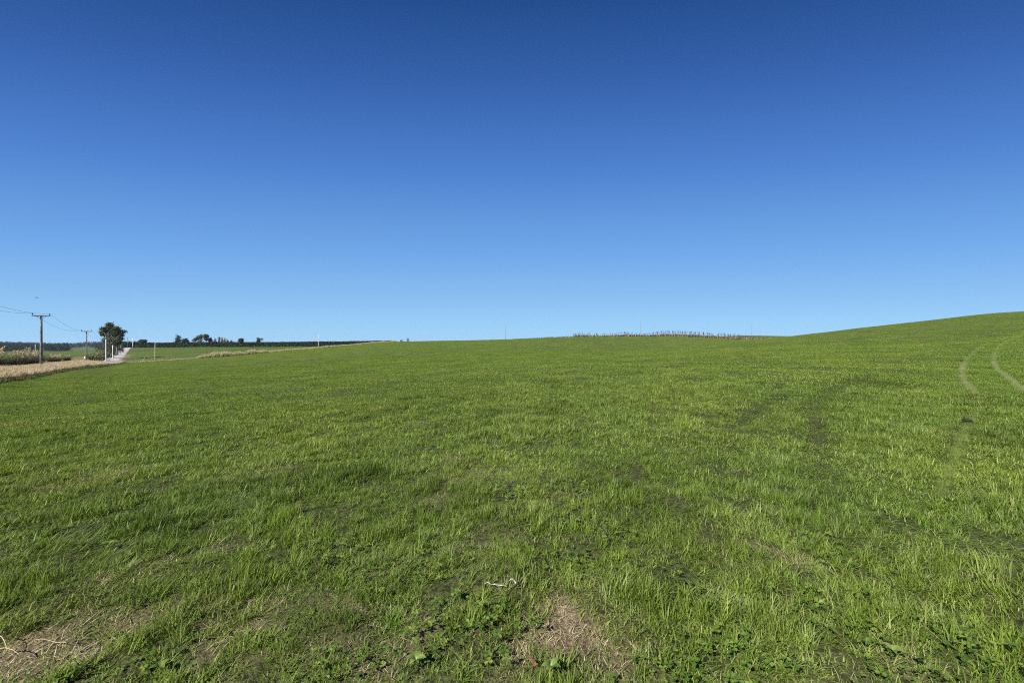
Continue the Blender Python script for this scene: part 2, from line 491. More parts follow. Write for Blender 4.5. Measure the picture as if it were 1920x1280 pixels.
# ------------------------------------------------------------------ the lie of the paddock: worn spots, tracks
TRACK_A = path_pts([(1925, 628), (1880, 636), (1838, 652), (1812, 676), (1805, 695), (1810, 716), (1830, 738), (1836, 764), (1818, 800), (1792, 858), (1760, 930)])
TRACK_B = path_pts([(1990, 610), (1925, 626), (1880, 646), (1863, 672), (1872, 694), (1900, 718), (1940, 745)])
SHADED_RUT_A = path_pts([(1605, 717), (1556, 731), (1533, 755), (1530, 800), (1536, 840), (1522, 890)])
SHADED_RUT_B = path_pts([(1482, 738), (1435, 758), (1400, 785), (1375, 815)])
DRY = [(1075, 1178, .34, 1.0), (1010, 1200, .2, .8), (800, 1196, .2, .85), (150, 1162, .3, .75), (250, 1165, .3, .85), (345, 1165, .2, .9), (430, 1185, .2, .7),
       (20, 1245, .3, 1.0), (60, 1262, .3, .9), (645, 1140, .16, .8), (610, 1120, .1, .6), (700, 1055, .16, .5), (820, 1045, .14, .6), (1478, 1045, .26, .75), (1430, 1030, .1, .9),
       (1650, 1172, .18, .6), (1725, 1262, .14, .8), (1540, 1262, .2, .6), (930, 1094, .13, .9), (890, 1030, .3, .4), (860, 893, .35, .6), (845, 865, .3, .5), (388, 1048, .1, .7),
       (230, 1085, .14, .6), (1910, 1100, .15, .7), (1790, 1140, .1, .8), (650, 1250, .3, .6), (560, 1240, .2, .5), (1160, 1255, .15, .7), (980, 1245, .16, .6), (800, 940, .2, .7), (1340, 960, .3, .35), (450, 1270, .2, .5)]
DRYW = [(*hit(a, b), c, d if d >= 1 else d * .78) for a, b, c, d in DRY]
def dryness(x, y):
    v = np.zeros(np.shape(x))
    jx = x + (fbm(x, y, .22, 31, 2) - .5) * .55; jy = y + (fbm(x, y, .22, 32, 2) - .5) * .6
    for a, b, c, d in DRYW:
        v = np.maximum(v, d * np.exp(-(((jx - a) / c) ** 2 + ((jy - b) / (c * .8)) ** 2) * 1.25))
    r = np.hypot(x, y)
    v = np.maximum(v, .42 * sstep(.66, .85, fbm(x, y, .6, 41)) * (1 - sstep(2.5, 4.5, r)))
    v = np.maximum(v, .3 * sstep(.68, .82, fbm(x, y, 1.7, 43)) * (1 - sstep(6, 18, r)))
    return np.clip(v, 0, 1)

# ------------------------------------------------------------------ ground
def ground_mesh():
    th = np.concatenate([np.linspace(R(-70), R(70), 560), np.linspace(R(74), R(286), 54)])
    r = np.concatenate([np.geomspace(.25, 1.2, 10)[:-1], np.geomspace(1.2, 420, 430)[:-1], np.geomspace(420, 5000, 50)])
    T, Q = np.meshgrid(th, r, indexing='ij')
    x = (Q * np.sin(T)).ravel(); y = (Q * np.cos(T)).ravel()
    z = gz(x, y)
    nt, nr = len(th), len(r)
    i, j = np.meshgrid(np.arange(nt), np.arange(nr - 1), indexing='ij')
    i2 = (i + 1) % nt
    f = np.stack([i * nr + j, i * nr + j + 1, i2 * nr + j + 1, i2 * nr + j], -1).reshape(-1, 4)
    v = np.stack([x, y, z], 1)
    c = len(v)
    v = np.vstack([v, [[0, 0, z1(0, 0)]]])
    tri = [(c, int(((k + 1) % nt) * nr), int(k * nr)) for k in range(nt)]
    me = bpy.data.meshes.new("ground")
    nv, nf, ntr = len(v), len(f), len(tri)
    me.vertices.add(nv); me.vertices.foreach_set("co", v.astype(np.float32).ravel())
    lv = np.concatenate([f[:, ::-1].ravel(), np.array(tri).ravel()[::1]])
    me.loops.add(len(lv)); me.loops.foreach_set("vertex_index", lv.astype(np.int32))
    ls = np.concatenate([np.arange(nf) * 4, nf * 4 + np.arange(ntr) * 3])
    me.polygons.add(nf + ntr); me.polygons.foreach_set("loop_start", ls.astype(np.int32))
    r_ = np.hypot(v[:, 0], v[:, 1])
    pr = perp(v[:, 0], v[:, 1]); sl = along(v[:, 0], v[:, 1])
    near = 1 - sstep(10, 30, r_)
    a = me.attributes.new("soil", 'FLOAT', 'POINT')
    soil = np.clip(dryness(v[:, 0], v[:, 1]) * .9, 0, 1) * (r_ < 30)
    a.data.foreach_set("value", soil.astype(np.float32))
    a = me.attributes.new("verge", 'FLOAT', 'POINT')
    verge = sstep(8.5, 10.5, pr) * (1 - sstep(24, 30, pr)) * (sl < 330)
    a.data.foreach_set("value", verge.astype(np.float32))
    a = me.attributes.new("track", 'FLOAT', 'POINT')
    td = np.full(len(v), 9.0); q_ = (r_ < 60) & (v[:, 0] > 0)
    td[q_] = np.minimum(dist_path(v[q_, 0], v[q_, 1], TRACK_A), dist_path(v[q_, 0], v[q_, 1], TRACK_B))
    a.data.foreach_set("value", (np.exp(-(td / .075) ** 2) * (.1 + .9 * sstep(10, 17, r_))).astype(np.float32))
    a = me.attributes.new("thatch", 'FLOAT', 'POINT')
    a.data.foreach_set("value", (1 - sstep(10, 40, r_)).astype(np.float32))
    me.update(calc_edges=True); me.validate()
    me.shade_smooth()
    m, n, l = mat("pasture_ground")
    o = n.new("ShaderNodeOutputMaterial"); p = n.new("ShaderNodeBsdfPrincipled")
    p.inputs["Roughness"].default_value = .9; p.inputs["Specular IOR Level"].default_value = .1
    g = n.new("ShaderNodeNewGeometry")
    def nz(sc, det, c1, c2, lo=.35, hi=.65):
        t = n.new("ShaderNodeTexNoise"); t.inputs["Scale"].default_value = sc; t.inputs["Detail"].default_value = det
        r = n.new("ShaderNodeValToRGB"); r.color_ramp.elements[0].position = lo; r.color_ramp.elements[1].position = hi
        r.color_ramp.elements[0].color = (*c1, 1); r.color_ramp.elements[1].color = (*c2, 1)
        l.new(g.outputs["Position"], t.inputs["Vector"]); l.new(t.outputs["Fac"], r.inputs[0]); return r.outputs[0], t.outputs["Fac"]
    def mixc(f, A, B, mode='MIX'):
        x = n.new("ShaderNodeMix"); x.data_type = 'RGBA'; x.blend_type = mode
        (l.new(f, x.inputs["Factor"]) if hasattr(f, "links") else setattr(x.inputs["Factor"], "default_value", f))
        ia = [i for i in x.inputs if i.type == 'RGBA']
        l.new(A, ia[0]); l.new(B, ia[1])
        return [i for i in x.outputs if i.type == 'RGBA'][0]
    green, h1 = nz(.9, 6, (.055, .078, .018), (.085, .112, .026))
    big, _ = nz(.03, 3, (.82, .86, .8), (1.12, 1.08, 1.05))
    green = mixc(1.0, green, big, 'MULTIPLY')
    soilc, h2 = nz(60, 8, (.05, .038, .022), (.24, .185, .11), .3, .7)
    verg, _ = nz(1.5, 5, (.10, .09, .035), (.22, .17, .09))
    a1 = n.new("ShaderNodeAttribute"); a1.attribute_name = "soil"
    a2 = n.new("ShaderNodeAttribute"); a2.attribute_name = "verge"
    a3 = n.new("ShaderNodeAttribute"); a3.attribute_name = "track"
    a4 = n.new("ShaderNodeAttribute"); a4.attribute_name = "thatch"
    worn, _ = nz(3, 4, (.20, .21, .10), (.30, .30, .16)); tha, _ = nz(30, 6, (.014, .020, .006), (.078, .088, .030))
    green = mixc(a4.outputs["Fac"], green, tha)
    green = mixc(a3.outputs["Fac"], green, worn)
    c = mixc(a2.outputs["Fac"], green, verg); c = mixc(a1.outputs["Fac"], c, soilc)
    l.new(c, p.inputs["Base Color"])
    b = n.new("ShaderNodeBump"); b.inputs["Strength"].default_value = .6; b.inputs["Distance"].default_value = .04
    l.new(h2, b.inputs["Height"]); l.new(b.outputs[0], p.inputs["Normal"])
    l.new(p.outputs[0], o.inputs[0])
    me.materials.append(m)
    return me

tag(obj("ground", ground_mesh()), kind="structure")

# gravel road going over the rise, and the track along the side fence
def ribbon(name, pts, w, m, lift=.05, kind="structure", n=160):
    P = np.array(pts, float); t = np.arange(len(P)); tt = np.linspace(0, len(P) - 1, n)
    x = pchip(t, P[:, 0], tt); y = pchip(t, P[:, 1], tt)
    dx = np.gradient(x); dy = np.gradient(y); q = np.hypot(dx, dy); nx, ny = -dy / q, dx / q
    V = []; K = 7
    zc = gz(x, y)
    for k in range(K):
        o_ = (k / (K - 1) - .5) * w
        wob = (vnoise(x, y, 3, 5 + k) - .5) * .5 if k in (0, K - 1) else 0
        X, Y = x + nx * (o_ + wob), y + ny * (o_ + wob)
        z = np.maximum(gz(X, Y), zc) + lift + .12 * (1 - (2 * k / (K - 1) - 1) ** 2) * (k not in (0, K - 1))
        if k in (0, K - 1): z = gz(X, Y) - .03
        V.append(np.stack([X, Y, z], 1))
    V = np.stack(V, 1).reshape(-1, 3)
    f = [(i * K + k, i * K + k + 1, (i + 1) * K + k + 1, (i + 1) * K + k) for i in range(n - 1) for k in range(K - 1)]
    return tag(obj(name, mesh(name, V, f, m, smooth=True)), kind=kind)

gravel = noise_mat("pale_gravel", (.30, .28, .26), (.46, .43, .40), 1.2, .95, .3)
road_pts = [line_pt(30, 15.5), line_pt(90, 15.5), line_pt(140, 14.5)] + [((p - 960) / F * Y, Y) for p, Y in ((205, 140), (214, 175), (223, 225), (231, 275), (238, 330), (243, 400))]
ribbon("road", road_pts, 5.2, gravel, .08)

# ------------------------------------------------------------------ pasture grass
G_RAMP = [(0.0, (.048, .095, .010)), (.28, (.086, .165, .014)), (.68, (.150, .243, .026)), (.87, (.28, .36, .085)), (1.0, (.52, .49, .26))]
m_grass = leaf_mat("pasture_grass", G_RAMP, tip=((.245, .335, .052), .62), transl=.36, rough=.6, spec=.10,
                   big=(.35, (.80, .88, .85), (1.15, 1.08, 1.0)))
m_straw = leaf_mat("dead_straw", [(0, (.17, .125, .075)), (.5, (.38, .305, .185)), (1, (.60, .52, .34))], transl=.2, rough=.6, instancer=False)
m_clover = leaf_mat("clover_leaf", [(0, (.06, .115, .014)), (.6, (.10, .165, .022)), (1, (.17, .23, .035))], transl=.3, rough=.5, spec=.3)

def patch(name, parts, m):
    v, f, r, t = merge(parts)
    return mesh(name, v, f, m, {"rnd": r, "tip": t})

protos = []
g = np.random.default_rng(11)
for k in range(4):   # 0-3 upright sward
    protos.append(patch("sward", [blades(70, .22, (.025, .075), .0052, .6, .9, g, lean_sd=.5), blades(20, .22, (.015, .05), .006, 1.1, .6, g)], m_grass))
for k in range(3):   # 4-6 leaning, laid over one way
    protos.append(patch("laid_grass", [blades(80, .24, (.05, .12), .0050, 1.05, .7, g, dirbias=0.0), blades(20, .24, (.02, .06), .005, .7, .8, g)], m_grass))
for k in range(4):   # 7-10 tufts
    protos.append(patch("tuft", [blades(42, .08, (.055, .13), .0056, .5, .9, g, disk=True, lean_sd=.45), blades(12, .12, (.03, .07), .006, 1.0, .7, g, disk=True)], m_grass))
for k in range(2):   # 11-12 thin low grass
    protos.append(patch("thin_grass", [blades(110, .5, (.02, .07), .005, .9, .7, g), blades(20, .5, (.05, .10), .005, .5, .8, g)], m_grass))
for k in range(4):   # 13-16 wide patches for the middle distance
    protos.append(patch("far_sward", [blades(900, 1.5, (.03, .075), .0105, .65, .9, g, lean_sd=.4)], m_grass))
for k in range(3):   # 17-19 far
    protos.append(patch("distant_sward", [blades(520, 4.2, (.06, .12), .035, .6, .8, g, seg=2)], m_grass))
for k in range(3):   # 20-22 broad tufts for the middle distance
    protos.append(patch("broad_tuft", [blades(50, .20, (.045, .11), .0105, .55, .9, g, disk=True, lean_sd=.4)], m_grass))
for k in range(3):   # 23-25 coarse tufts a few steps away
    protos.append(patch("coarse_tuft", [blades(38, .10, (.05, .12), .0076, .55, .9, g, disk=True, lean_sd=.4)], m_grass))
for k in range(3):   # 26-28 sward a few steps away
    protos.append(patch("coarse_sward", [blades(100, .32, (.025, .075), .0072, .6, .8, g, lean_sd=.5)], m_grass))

def polar(n, r0, r1, a0=-66, a1=66):
    r = np.sqrt(r0**2 + (r1**2 - r0**2) * rng.random(n)); t = R(a0) + (R(a1) - R(a0)) * rng.random(n)
    return r * np.sin(t), r * np.cos(t)

def in_field(x, y, edge=8.4):
    wob = (vnoise(x, y, 4, 77) - .5) * 1.6
    return (perp(x, y) + wob < edge) & (along(x, y) < S_CROSS)

XS, YS, SC, IX, DR, PA, YW, DE = [], [], [], [], [], [], [], []
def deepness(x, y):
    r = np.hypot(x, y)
    dk = np.maximum(np.exp(-(dist_path(x, y, SHADED_RUT_A) / .20) ** 2), np.exp(-(dist_path(x, y, SHADED_RUT_B) / .20) ** 2))  # shade along the ruts, put into the grass colour as a tint
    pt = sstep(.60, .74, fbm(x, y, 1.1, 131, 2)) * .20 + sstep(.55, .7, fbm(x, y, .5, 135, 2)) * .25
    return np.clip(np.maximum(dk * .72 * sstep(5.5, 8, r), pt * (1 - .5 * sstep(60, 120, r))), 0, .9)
def emit(x, y, idx, sc, sz, dry, pale, yaw=None):
    n_ = len(x)
    pale = np.clip(pale + (.34 + .16 * (1 - sstep(5, 12, np.hypot(x, y)))) * rng.random(n_) ** 4, 0, .9)
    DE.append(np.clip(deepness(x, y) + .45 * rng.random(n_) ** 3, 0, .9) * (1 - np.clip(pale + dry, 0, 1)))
    XS.append(x); YS.append(y); IX.append(idx); SC.append(np.stack([sc, sc, sz], 1)); DR.append(dry); PA.append(pale)
    YW.append(rng.random(len(x)) * 2 * np.pi if yaw is None else yaw)

def sward(x, y, near):
    n = len(x)
    hgt = .48 + 1.05 * fbm(x, y, .45, 51, 2) ** 1.2 * (.8 + .4 * fbm(x, y, 5, 52))
    dr = dryness(x, y)
    pale_t = np.exp(-(np.minimum(dist_path(x, y, TRACK_A), dist_path(x, y, TRACK_B)) / .16) ** 2)
    pale = 0 * pale_t
    dk = np.maximum(np.exp(-(dist_path(x, y, SHADED_RUT_A) / .17) ** 2), np.exp(-(dist_path(x, y, SHADED_RUT_B) / .17) ** 2))
    hgt = 1.12 * hgt * (1 - .3 * pale_t) * (1 - .45 * dk) * (1 - .35 * dr)
    hgt *= 1 - .12 * (1 - sstep(2, 7, np.hypot(x, y)))
    return hgt, dr, pale, dk

# near
xa, ya = polar(5600, .7, 6); xb, yb = polar(11500, 5.2, 13)
x = np.concatenate([xa, xb]); y = np.concatenate([ya, yb]); n = len(x)
hgt, dr, pale, dk = sward(x, y, True)
coarse = np.arange(n) >= len(xa)
laid = (fbm(x, y, .8, 61) > .60) | (dk > .4)
idx = np.where(coarse, rng.integers(26, 29, n), np.where(laid, rng.integers(4, 7, n), rng.integers(0, 4, n)))
clump = fbm(x, y, .20, 63, 2)
hole = sstep(.50, .64, 1 - clump) * np.where(coarse, .55, .84) > rng.random(n)
keep = ~hole & ~((dr > .4) & (rng.random(n) < .1 + .75 * dr)) & in_field(x, y)
yaw = np.where(laid, vnoise(x, y, 1.6, 71) * 9, rng.random(n) * 6.28)
emit(x[keep], y[keep], idx[keep], (.85 + .35 * rng.random(n))[keep], (hgt * (.6 + .8 * clump))[keep], (dr * .6)[keep], (pale + np.where(laid, .16 * rng.random(n), 0))[keep], yaw[keep])
# tufts
n = 56000
x, y = polar(n, .8, 14)
hgt, dr, pale, dk = sward(x, y, True)
cl_ = sstep(.36, .66, fbm(x, y, .24, 81, 2)) * (.55 + .45 * sstep(.3, .6, fbm(x, y, 1.0, 83)))
coarse = rng.random(n) < sstep(3.6, 6.0, np.hypot(x, y))
keep = (rng.random(n) < .16 + .84 * cl_) & in_field(x, y) & (dr < .35 + .3 * rng.random(n)) & ((dk < .5) | (np.hypot(x, y) < 6)) & (~coarse | (rng.random(n) < .8))
emit(x[keep], y[keep], np.where(coarse, rng.integers(23, 26, n), rng.integers(7, 11, n))[keep], (.6 + .7 * rng.random(n))[keep], (hgt * (.55 + .95 * cl_))[keep], (dr * .4)[keep], pale[keep])
n = 52000
x, y = polar(n, 11, 55)
hgt, dr, pale, dk = sward(x, y, True)
cl_ = fbm(x, y, .7, 82, 2)
keep = (rng.random(n) < sstep(.40, .62, cl_) * sstep(11, 14, np.hypot(x, y))) & in_field(x, y) & (dk < .4) & ((np.minimum(dist_path(x, y, TRACK_A), dist_path(x, y, TRACK_B)) > .16) | (np.hypot(x, y) < 15))
emit(x[keep], y[keep], rng.integers(20, 23, n)[keep], (.7 + .8 * rng.random(n))[keep], (hgt * (.5 + 1.1 * cl_))[keep], (dr * .4)[keep], pale[keep])
# the flattened wheel tracks
for P_ in (TRACK_A, TRACK_B):
    rt = np.hypot(P_[:, 0], P_[:, 1])
    fade = np.interp(rt, (4, 8, 13, 20), (.08, .2, .5, 1.0))
    m_ = 3200
    k_ = np.minimum((rng.random(m_) ** 1.0 * len(P_)).astype(int), len(P_) - 1); q_ = P_[k_]
    w_ = .012 + .0007 * rt[k_]
    x, y = q_[:, 0] + rng.normal(0, 1, m_) * w_, q_[:, 1] + rng.normal(0, 1, m_) * w_
    emit(x, y, rng.integers(11, 13, m_), (.16 + .10 * rng.random(m_)), .75 + .4 * rng.random(m_), 0 * x, (.6 + .35 * rng.random(m_)) * fade[k_])
    m_ = 4500
    q_ = P_[rng.integers(0, len(P_), m_)]
    x, y = q_[:, 0] + rng.uniform(-1, 1, m_), q_[:, 1] + rng.uniform(-1, 1, m_)
    k_ = np.minimum(dist_path(x, y, TRACK_A), dist_path(x, y, TRACK_B)) > .14
    x, y = x[k_], y[k_]; m_ = len(x); hgt, dr, pale, dk = sward(x, y, True)
    emit(x, y, rng.integers(26, 29, m_), .8 + .3 * rng.random(m_), hgt, 0 * x, 0 * x)
# middle
n = 9000
x, y = polar(n, 10.5, 48)
hgt, dr, pale, dk = sward(x, y, False)
keep = (rng.random(n) < sstep(10.5, 13, np.hypot(x, y))) & in_field(x, y) & ((np.minimum(dist_path(x, y, TRACK_A), dist_path(x, y, TRACK_B)) > .75) | (np.hypot(x, y) < 15))
emit(x[keep], y[keep], rng.integers(13, 17, n)[keep], (.8 + .4 * rng.random(n))[keep], hgt[keep], (dr * .5)[keep], pale[keep])
n = 42000
x, y = polar(n, 46, 215)
hgt, dr, pale, dk = sward(x, y, False)
pale = pale * 0
keep = in_field(x, y) & (np.minimum(dist_path(x, y, TRACK_A), dist_path(x, y, TRACK_B)) > .8)
emit(x[keep], y[keep], rng.integers(13, 17, n)[keep], (1.0 + .6 * rng.random(n))[keep], hgt[keep], 0 * x[keep], pale[keep])
n = 16000
x, y = polar(n, 150, 420, -56, 66)
hgt, dr, pale, dk = sward(x, y, False)
rp = dist_path(x, y, np.repeat(np.array([((p - 960) / F * Y, Y) for p, Y in np.stack([np.interp(np.linspace(0, 5, 60), range(6), (205, 214, 223, 231, 238, 243)), np.interp(np.linspace(0, 5, 60), range(6), (140, 175, 225, 275, 330, 400))], 1)]), 2, 0))
keep = (rp > 5.5) & (in_field(x, y) | (perp(x, y) < 7) | (perp(x, y) > 28))
emit(x[keep], y[keep], rng.integers(17, 20, n)[keep], (.9 + .4 * rng.random(n))[keep], hgt[keep], 0 * x[keep], pale[keep])
X = np.concatenate(XS); Y = np.concatenate(YS)
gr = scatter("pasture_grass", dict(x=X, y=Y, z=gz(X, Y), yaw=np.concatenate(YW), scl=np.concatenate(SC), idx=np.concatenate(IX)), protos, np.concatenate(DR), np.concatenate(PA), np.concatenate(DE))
tag(gr, "short green pasture grass covering the whole paddock", "grass", kind="stuff")

# dead straw matted in the worn spots
sp = []
for k in range(3):
    sp.append(patch("straw", [blades(80, .26, (.03, .10), .0032, 1.35, .25, g, lean_sd=.2), blades(20, .26, (.03, .08), .003, .8, .8, g)], m_straw))
n = 26000
x, y = polar(n, .7, 8.5)
dr = dryness(x, y)
keep = rng.random(n) < dr ** 1.5 * .48
x, y = x[keep], y[keep]; k_ = len(x)
sc = .7 + .5 * rng.random(k_)
st = scatter("dead_straw", dict(x=x, y=y, z=gz(x, y) + .006, yaw=rng.random(k_) * 6.28, scl=np.stack([sc, sc, sc * .8], 1), idx=rng.integers(0, 3, k_)), sp)
tag(st, "matted dead straw lying in the worn patches near the camera", "straw", kind="stuff")

# clover
cp = [patch("clover", [clover(30, .3, g, (.015, .05), .0095)], m_clover) for k in range(3)]
CL = [(hit(a, b), c) for a, b, c in ((720, 1085, .35), (860, 1130, .3), (560, 1060, .3), (920, 1200, .3), (230, 1235, .4), (120, 1190, .2), (300, 1260, .3), (1130, 1020, .3), (1380, 1110, .3), (1560, 1130, .3), (1800, 1230, .5), (1880, 1260, .4), (1640, 1120, .3), (1500, 1230, .3), (700, 1220, .3), (420, 1140, .2), (1350, 1250, .3))]
n = 5000
x, y = polar(n, .8, 9)
w = .16 * sstep(.5, .65, fbm(x, y, .8, 91)) * (1 - sstep(4, 8, np.hypot(x, y)))
for (a, b), c in CL:
    w = np.maximum(w, np.exp(-(((x - a) / c) ** 2 + ((y - b) / c) ** 2)))
keep = (rng.random(n) < w * .16) & (dryness(x, y) < .6)
x, y = x[keep], y[keep]; k_ = len(x)
sc = .9 + .6 * rng.random(k_)
cl = scatter("clover", dict(x=x, y=y, z=gz(x, y) + .01, yaw=rng.random(k_) * 6.28, scl=np.stack([sc, sc, sc * (.7 + .6 * rng.random(k_))], 1), idx=rng.integers(0, 3, k_)), cp)
tag(cl, "low bright green clover spread through the nearest grass", "clover", kind="stuff")

# ------------------------------------------------------------------ roadside: tall dry grass strip, rank grass, dead stalks
m_tan = leaf_mat("dry_tall_grass", [(0, (.29, .21, .128)), (.5, (.51, .405, .28)), (1, (.67, .565, .42))], transl=.25, rough=.6, instancer=False)
m_rank = leaf_mat("rank_grass", [(0, (.030, .048, .012)), (.6, (.075, .095, .025)), (1, (.22, .19, .09))], transl=.25, rough=.6, instancer=False)
m_stalk = leaf_mat("dead_stalks", [(0, (.03, .022, .015)), (.55, (.10, .07, .042)), (1, (.40, .32, .18))], transl=.1, rough=.7, instancer=False)
tp = [patch("tall_dry", [blades(170, .9, (.6, 1.15), .022, .14, .45, g, seg=3)], m_tan) for k in range(3)]
n = 3400
s = 28 + (S_CROSS - 28) * rng.random(n); p_ = 9.0 + 4.2 * rng.random(n) * np.where(s > 160, .55, 1)
x, y = line_pt(s, p_)
sc = .75 + .4 * rng.random(n)
hz = .66 * sc * (.75 + .5 * fbm(x, y, 5, 12)) * np.where(s > 150, .55, 1.0)
o = scatter("tall_dry_grass", dict(x=x, y=y, z=gz(x, y), yaw=rng.random(n) * 6.28, scl=np.stack([sc, sc, hz], 1), idx=rng.integers(0, 3, n), upright=True), tp)
tag(o, "strip of tall pinkish tan dry grass along the roadside", "dry grass", kind="stuff")
rp_ = [patch("rank", [blades(150, .8, (.18, .42), .02, .4, .7, g, seg=3)], m_rank) for k in range(3)]
n = 1500
s = 28 + (S_CROSS - 32) * rng.random(n); p_ = 8.2 + 1.1 * rng.random(n)
x, y = line_pt(s, p_); sc = .6 + .5 * rng.random(n)
o = scatter("rank_grass", dict(x=x, y=y, z=gz(x, y), yaw=rng.random(n) * 6.28, scl=np.stack([sc, sc, sc], 1), idx=rng.integers(0, 3, n), upright=True), rp_)
tag(o, "dark rank green grass at the foot of the tan roadside strip", "rank grass", kind="stuff")

# bleached grass under the side fence, thicker from the middle on
def fence_pt(px):
    u = (px - 960) / F; q = np.array([-148., 165.]); d = np.array([.745, .67])
    t = (u * q[1] - q[0]) / (d[0] - u * d[1]); return q + d * t
n = 2400
fx = 228 + (742 - 228) * rng.random(n) ** .9
P = np.array([fence_pt(a) for a in fx])
off = rng.normal(0, .5, n); P = P + off[:, None] * np.array([-.67, .745])
thick = sstep(366, 374, fx) * (1 - .75 * sstep(470, 560, fx))
hh = (.40 + 2.1 * thick) * (.4 + 1.0 * vnoise(P[:, 0], P[:, 1], 2.5, 3)) * (.7 + .6 * rng.random(n))
m_bleach = leaf_mat("bleached_grass", [(0, (.30, .27, .14)), (.5, (.55, .50, .31)), (1, (.72, .67, .46))], transl=.2, rough=.6, instancer=False)
bp = [patch("bleached", [blades(130, 1.1, (.5, 1.0), .03, .35, .8, g, seg=2)], m_bleach) for k in range(2)]
o = scatter("bleached_grass", dict(x=P[:, 0], y=P[:, 1], z=gz(P[:, 0], P[:, 1]), yaw=rng.random(n) * 6.28, scl=np.stack([hh * .3 + .8] * 2 + [hh], 1), idx=rng.integers(0, 2, n), upright=True), bp)
tag(o, "bleached yellow grass growing along the side fence line", "dry grass", kind="stuff")

def stalks():
    V, Fc, Rn, T = [], [], [], []
    gg = np.random.default_rng(5)
    def strip(p, az, L, w, lean, rn, head):
        b = len(V); q = np.array(p, float); K = 4
        for k in range(K + 1):
            a = lean * (.5 + .9 * k / K); ww = w * (1 - .5 * k / K)
            if head and k >= K - 1: ww = w * 3.2 * (1 if k == K - 1 else .3)
            V.append(q + np.array([-math.sin(az) * ww, math.cos(az) * ww, 0])); V.append(q - np.array([-math.sin(az) * ww, math.cos(az) * ww, 0]))
            q = q + np.array([math.sin(a) * math.cos(az), math.sin(a) * math.sin(az), math.cos(a)]) * L / K
        for k in range(K): Fc.append((b + 2 * k, b + 2 * k + 1, b + 2 * k + 3, b + 2 * k + 2))
        Rn.extend([rn] * (2 * K + 2)); T.extend([0] * (2 * K + 2))
    for i in range(7800):
        px = 1074 + (1452 - 1074) * gg.random()
        Yd = np.interp(px, (1074, 1300, 1400, 1452), (161, 161, 166, 170)) + gg.normal(0, .7)
        x = (px - 960) / F * Yd; z = z1(x, Yd)
        tall = gg.random() < (.055 if px < 1400 else .02)
        env = np.interp(px, (1074, 1090, 1130, 1180, 1215, 1250, 1320, 1380, 1452), (.55, .9, .6, .9, .7, 1.15, .9, 1.0, .3))
        L = env * ((1.7 + 1.1 * gg.random()) if tall else (.55 + .75 * gg.random() ** 1.2))
        strip((x, Yd, z - .05), gg.random() * 6.28, L, .024 if tall else .06, abs(gg.normal(.12, .12)), gg.random() * .5 if (tall or gg.random() < .45) else .45 + .55 * gg.random(), tall)
    for i in range(700):
        px = 962 + 112 * gg.random(); Yd = 176 + gg.normal(0, 1.5); x = (px - 960) / F * Yd
        strip((x, Yd, z1(x, Yd) - .05), gg.random() * 6.28, .2 + .7 * gg.random() * sstep(960, 1074, px), .06, abs(gg.normal(.2, .2)), gg.random() * .5, False)
    return np.array(V), Fc, Rn, T
v, f, r, t = stalks()
tag(obj("dead_stalks", mesh("dead_stalks", v, f, m_stalk, {"rnd": r, "tip": t})), "row of brown dead weed stalks standing along the far crest", "dead stalks", kind="stuff")

# ------------------------------------------------------------------ foliage, trees, hedges
def leafcloud(lobes, n, leaf, g, hollow=.55):
    """leaf-sized quads gathered in twig clumps inside ellipsoid lobes (x,y,z,rx,ry,rz)"""
    vol = np.array([l[3] * l[4] * l[5] for l in lobes]) ** .8; vol = vol / vol.sum()
    V, Fc, Rn = [], [], []
    for l, sh in zip(lobes, vol):
        m_ = max(6, int(n * sh / 9))
        d = g.normal(size=(m_, 3)); d /= np.linalg.norm(d, axis=1)[:, None]
        rr = hollow + (1.05 - hollow) * g.random(m_) ** .6
        C = np.array(l[:3]) + d * rr[:, None] * np.array(l[3:6]) * (.85 + .3 * g.random((m_, 1)))
        cr = g.random(m_)
        for c, w in zip(C, cr):
            for k in range(9):
                p = c + g.normal(0, leaf * 1.3, 3)
                a = g.normal(size=3); a /= np.linalg.norm(a); b = np.cross(a, g.normal(size=3)); b /= np.linalg.norm(b)
                s1, s2 = leaf * (.6 + .7 * g.random()), leaf * (.35 + .4 * g.random()); q = len(V)
                V += [p - a * s1, p + b * s2, p + a * s1, p - b * s2]; Fc.append((q, q + 1, q + 2, q + 3))
                Rn += [float(np.clip(w * .7 + g.random() * .3, 0, 1))] * 4
    return np.array(V), Fc, np.array(Rn)

def fol(name, cols, transl=.2): return leaf_mat(name, [(0, cols[0]), (.6, cols[1]), (1, cols[2])], transl=transl, rough=.6, spec=.25, instancer=False)
M_GUM = fol("gum_leaves", ((.024, .034, .015), (.080, .094, .038), (.19, .18, .09)))
M_PINE = fol("pine_needles", ((.013, .024, .011), (.024, .044, .016), (.048, .075, .026)), .08)
M_BROWN = fol("brown_shrub", ((.035, .026, .02), (.075, .052, .04), (.12, .09, .06)))
M_SCRUB = fol("scrub_leaves", ((.08, .095, .04), (.20, .21, .10), (.42, .40, .23)))
M_GREY = fol("bare_twigs", ((.09, .08, .07), (.15, .13, .11), (.22, .19, .15)), .05)
M_DARKSCRUB = fol("dark_scrub", ((.015, .022, .010), (.03, .042, .016), (.055, .065, .028)), .1)
BARK = noise_mat("grey_bark", (.10, .085, .07), (.26, .225, .19), 3, .9)
BARKD = noise_mat("dark_bark", (.03, .024, .018), (.09, .07, .055), 3, .9)

def crown_obj(name, lobes, n, leaf, m, parent, g, hollow=.55):
    v, f, r = leafcloud(lobes, n, leaf, g, hollow)
    return obj(name, mesh(name, v, f, m, {"rnd": r, "tip": r * 0}), parent)

